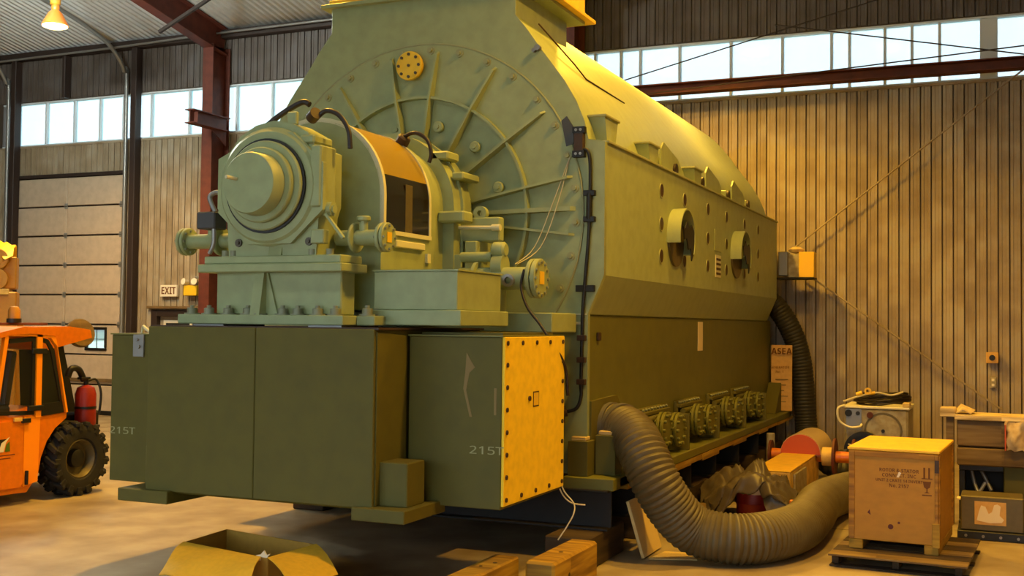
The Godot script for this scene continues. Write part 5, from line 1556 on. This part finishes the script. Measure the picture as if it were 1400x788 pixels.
func telehandler() -> void:
	var t := thing("telehandler", "orange telehandler with a glazed cab and chunky rear tyre", "telehandler", V(-11.0, 0, -9.3))
	var x := -10.12
	# chassis, door panel and rear wing on the near side
	wpart(t, "chassis", mb().box(V(-11.9, 0.35, -11.1), V(-10.5, 0.95, -6.2), 0.03), M.dark_steel)
	var lower := V2([-6.8, 0.16, -9.2, 0.14, -9.62, 0.13, -9.78, 0.3, -9.82, 0.5, -9.9, 0.68, -10.02, 0.82, -10.19, 0.93, -10.2, 1.05, -9.78, 0.97, -9.5, 0.99, -6.8, 1.08])
	wpart(t, "side_body", mb().prism(lower, zy(x - 1.5), 1.46), M.orange)
	var door := wpart(t, "cab_door", mb().prism(V2([-6.9, 0.22, -9.5, 0.2, -9.54, 0.24, -9.54, 0.93, -9.3, 0.95, -9.0, 0.93, -8.6, 0.86, -6.9, 0.8]), zy(x - 0.045), 0.03), M.orange)
	wpart(door, "door_frame", mb().prism(V2([-9.55, 0.2, -9.76, 0.24, -9.78, 0.98, -9.55, 0.99]), zy(x - 0.05), 0.03), M.orange_light)
	wpart(door, "hinge", mb().box(V(x - 0.02, 0.22, -9.6), V(x + 0.012, 0.38, -9.57), 0.004).box(V(x - 0.02, 0.92, -9.5), V(x + 0.012, 0.97, -9.62), 0.004), M.black)
	wpart(door, "handle_plate", mb().box(V(x - 0.02, 0.945, -9.5), V(x + 0.004, 0.985, -9.39), 0.002), M.beam_paint)
	var lz := -9.28
	wpart(door, "badge", mb().prism(V2([lz + 0.08, 0.66, lz + 0.08, 0.76, lz - 0.03, 0.76]), zy(x - 0.018), 0.006), M.black)
	wpart(door, "badge", mb().prism(V2([lz + 0.09, 0.62, lz + 0.05, 0.72, lz - 0.06, 0.78, lz - 0.01, 0.72, lz + 0.02, 0.62]), zy(x - 0.016), 0.006), M.white)
	wpart(door, "badge", mb().prism(V2([lz + 0.0, 0.62, lz - 0.02, 0.7, lz - 0.06, 0.73, lz - 0.07, 0.62]), zy(x - 0.017), 0.006), M.green_logo)
	wpart(door, "badge_line", mb().box(V(x - 0.02, 0.575, -9.42), V(x - 0.013, 0.585, -9.1)).box(V(x - 0.02, 0.54, -9.36), V(x - 0.013, 0.55, -9.1)), M.rust)
	# cab frame: posts and roof, near and far side
	var cab := wpart(t, "cab_frame", mb().prism(V2([-9.9, 1.95, -9.98, 1.88, -10.19, 1.0, -10.16, 1.0, -10.0, 1.78, -9.9, 1.88, -9.6, 1.9, -9.2, 1.9, -9.2, 1.94, -9.6, 1.97]), zy(x - 0.06), 0.05), M.orange_light)
	wpart(cab, "pillar", mb().prism(V2([-9.7, 0.97, -9.78, 0.97, -9.78, 1.93, -9.7, 1.95]), zy(x - 0.06), 0.05), M.orange_light)
	wpart(cab, "pillar", mb().prism(V2([-9.9, 1.9, -9.98, 1.88, -10.19, 1.0, -10.1, 1.0]), zy(x - 1.5), 0.05), M.orange_light)
	wpart(cab, "pillar", mb().prism(V2([-9.3, 1.92, -9.25, 1.92, -9.1, 1.0, -9.16, 1.0]), zy(x - 0.06), 0.05), M.orange_light)
	for o in [0.06, 1.5]:
		wpart(cab, "pillar", mb().prism(V2([-8.98, 1.84, -8.93, 1.82, -8.55, 1.0, -8.6, 1.0]), zy(x - o), 0.05), M.orange_light)
	wpart(cab, "roof", mb().prism(V2([-7.8, 1.4, -8.4, 1.66, -8.9, 1.82, -9.3, 1.91, -9.6, 1.93, -10.0, 1.9, -10.0, 1.96, -9.8, 2.0, -9.5, 2.01, -9.2, 1.95, -8.9, 1.87, -8.4, 1.71, -7.8, 1.46]), zy(x - 1.5), 1.5), M.orange)
	wpart(cab, "window_seal", mb().prism(V2([-9.3, 1.87, -9.69, 1.9, -9.69, 1.0, -9.17, 1.03, -9.2, 1.07, -9.65, 1.05, -9.65, 1.84, -9.33, 1.82]), zy(x - 0.045), 0.02).prism(V2([-9.79, 1.88, -9.88, 1.86, -9.97, 1.74, -10.14, 1.0, -9.79, 0.98, -9.8, 1.12, -10.08, 1.13, -9.92, 1.72, -9.86, 1.81, -9.8, 1.83]), zy(x - 0.045), 0.02), M.black)
	wpart(cab, "window", mb().prism(V2([-9.33, 1.83, -9.65, 1.85, -9.65, 1.04, -9.2, 1.06]), zy(x - 0.04), 0.006), M.glass)
	wpart(cab, "window", mb().prism(V2([-9.8, 1.83, -9.86, 1.81, -9.92, 1.72, -10.09, 1.1, -9.8, 1.1]), zy(x - 0.04), 0.006), M.glass)
	wpart(cab, "window", mb().prism(V2([-8.88, 1.88, -8.86, 1.88, -8.46, 1.02, -8.48, 1.02]), zy(x - 1.45), 1.4), M.glass)
	wpart(cab, "window", mb().prism(V2([-9.04, 1.83, -9.86, 1.83, -10.09, 1.1, -8.68, 1.06]), zy(x - 1.49), 0.006), M.glass)
	wpart(cab, "catch", mb().box(V(x - 0.02, 1.7, -9.84), V(x + 0.01, 1.76, -9.62), 0.006).box(V(x - 0.02, 1.05, -9.8), V(x + 0.01, 1.11, -9.58), 0.006), M.black)
	wpart(cab, "seat", mb().box(V(-11.1, 0.95, -9.7), V(-10.5, 1.1, -9.15), 0.04).boxm(Transform3D(Basis(Vector3.RIGHT, -0.15), V(-10.8, 1.4, -9.72)), V(0.5, 0.65, 0.12), 0.04), M.grey_box)
	wpart(cab, "console", mb().box(V(-11.4, 0.95, -8.75), V(-10.35, 1.2, -8.55), 0.03), M.black)
	wpart(cab, "steering_wheel", mb().tube(circle_pts(V(-10.8, 1.35, -8.95), 0.19, V(0, 0.75, 0.66)), 0.017, 8, true).cyl(V(-10.8, 1.35, -8.95), V(-10.8, 1.15, -8.75), 0.025, 8), M.black)
	# boom and rear mast
	wpart(t, "boom_end", mb().prism(V2([-9.9, 2.0, -10.55, 2.01, -10.9, 1.97, -10.93, 1.87, -10.2, 1.72, -10.02, 1.74]), zy(-10.95), 0.45), M.orange)
	wpart(t, "rear_mast", mb().prism(V2([-10.25, 0.9, -10.2, 1.75, -10.55, 1.8, -10.78, 1.0, -10.8, 0.9]), zy(-10.95), 0.35), M.black)
	wpart(t, "mirror_disc", mb().cyl(V(-11.0, 1.91, -11.22), V(-10.94, 1.93, -11.2), 0.19, 28, -1.0, 0.01), M.timber_grey)
	wpart(t, "roof_rack", mb().box(V(-11.4, 2.02, -10.6), V(-10.9, 2.05, -8.6), 0.006), M.rust)
	var be := wpart(t, "beacon", mb().cyl(V(-10.9, 2.05, -10.07), V(-10.9, 2.1, -10.07), 0.085, 18), M.black)
	wpart(be, "dome", mb().lathe([Vector2(0.07, 0), Vector2(0.07, 0.1), Vector2(0.05, 0.14), Vector2(0, 0.15)], Mb.along(V(-10.9, 2.1, -10.07), Vector3.UP), 18), M.machine_yellow, "amber dome")
	# rear wheel
	wheel(t, V(-10.22, 0.435, -10.36))
	wheel(t, V(-11.85, 0.435, -10.36))
	wpart(t, "axle", mb().cyl(V(-11.85, 0.435, -10.36), V(-10.2, 0.435, -10.36), 0.09, 14), M.dark_steel)
	wheel(t, V(-10.3, 0.435, -6.6))
	wheel(t, V(-11.85, 0.435, -6.6))
	var f := thing("fire_extinguisher", "large red fire extinguisher with black hose behind the telehandler cab", "fire extinguisher", V(-10.36, 0.8, -10.7))
	part(f, "bottle", mb().lathe([Vector2(0, 0), Vector2(0.12, 0), Vector2(0.125, 0.02), Vector2(0.125, 0.38), Vector2(0.1, 0.46), Vector2(0.04, 0.49), Vector2(0, 0.49)], Mb.along(Vector3.ZERO, Vector3.UP), 24), M.red)
	part(f, "valve", mb().cyl(V(0, 0.49, 0), V(0, 0.56, 0), 0.03, 10).box(V(-0.03, 0.56, -0.03), V(0.05, 0.59, 0.12), 0.006), M.black)
	part(f, "hose", mb().tube(spline([V(0, 0.54, -0.03), V(0.03, 0.55, -0.14), V(0.08, 0.4, -0.17), V(0.08, 0.2, -0.16), V(0.08, 0.12, -0.14)], 6), 0.016, 8), M.black)
	part(f, "horn", mb().tube(spline([V(0, 0.55, 0.04), V(0.02, 0.68, 0.14), V(0.02, 0.7, 0.26), V(0.0, 0.6, 0.3)], 6), 0.04, 8), M.black)
	part(f, "strap", mb().ring(V(0, 0.2, 0), V(0, 0.23, 0), 0.12, 0.129, 24), M.black)
	part(f, "bracket", mb().box(V(-0.2, -0.03, -0.13), V(0.12, 0.0, 0.13), 0.004), M.dark_steel)

func circle_pts(c: Vector3, r: float, nrm: Vector3, k := 28) -> Array:
	var xf := Mb.along(c, nrm)
	var o := []
	for j in k:
		var a := TAU * j / k
		o.append(xf * V(cos(a) * r, sin(a) * r, 0))
	return o

func wheel(t: Node3D, c: Vector3) -> void:
	var xf := Mb.along(c, Vector3.RIGHT)
	var w := wpart(t, "wheel", mb().lathe([Vector2(0.23, -0.12), Vector2(0.25, -0.15), Vector2(0.34, -0.165), Vector2(0.39, -0.15), Vector2(0.405, -0.1), Vector2(0.41, 0.0), Vector2(0.405, 0.1), Vector2(0.39, 0.15), Vector2(0.34, 0.165), Vector2(0.25, 0.15), Vector2(0.23, 0.12), Vector2(0.23, -0.12)], xf, 40), M.rubber, "chunky black tyre")
	var m := mb()
	for k in 17:
		for s in [-1.0, 1.0]:
			var a: float = TAU * (k + 0.25 * s) / 17.0
			var up := V(0, cos(a), sin(a))
			var tan := V(0, -sin(a), cos(a))
			var b := Basis(V(1, 0, 0), up, tan) * Basis(Vector3.UP, -0.5 * s)
			m.boxm(Transform3D(b, c + up * 0.412 + V(s * 0.085, 0, 0)), V(0.185, 0.06, 0.07), 0.012)
			m.boxm(Transform3D(Basis(V(1, 0, 0), up, tan), c + up * 0.38 + V(s * 0.158, 0, 0)), V(0.024, 0.085, 0.07), 0.008)
	wpart(w, "tread", m, M.rubber)
	wpart(w, "rim", mb().lathe([Vector2(0.235, -0.13), Vector2(0.235, 0.13), Vector2(0.222, 0.135), Vector2(0.2, 0.1), Vector2(0.185, 0.03), Vector2(0.1, 0.02), Vector2(0.0, 0.02), Vector2(0.0, -0.1), Vector2(0.235, -0.13)], xf, 32), M.case)
	wpart(w, "hub", mb().lathe([Vector2(0, 0.02), Vector2(0.11, 0.02), Vector2(0.105, 0.09), Vector2(0.06, 0.11), Vector2(0, 0.11)], xf, 24), M.black)

func _ready() -> void:
	materials()
	view()
	lamps()
	hall()
	generator()
	cribbing()
	hoses()
	left_side()
	right_side()
	cardboard()
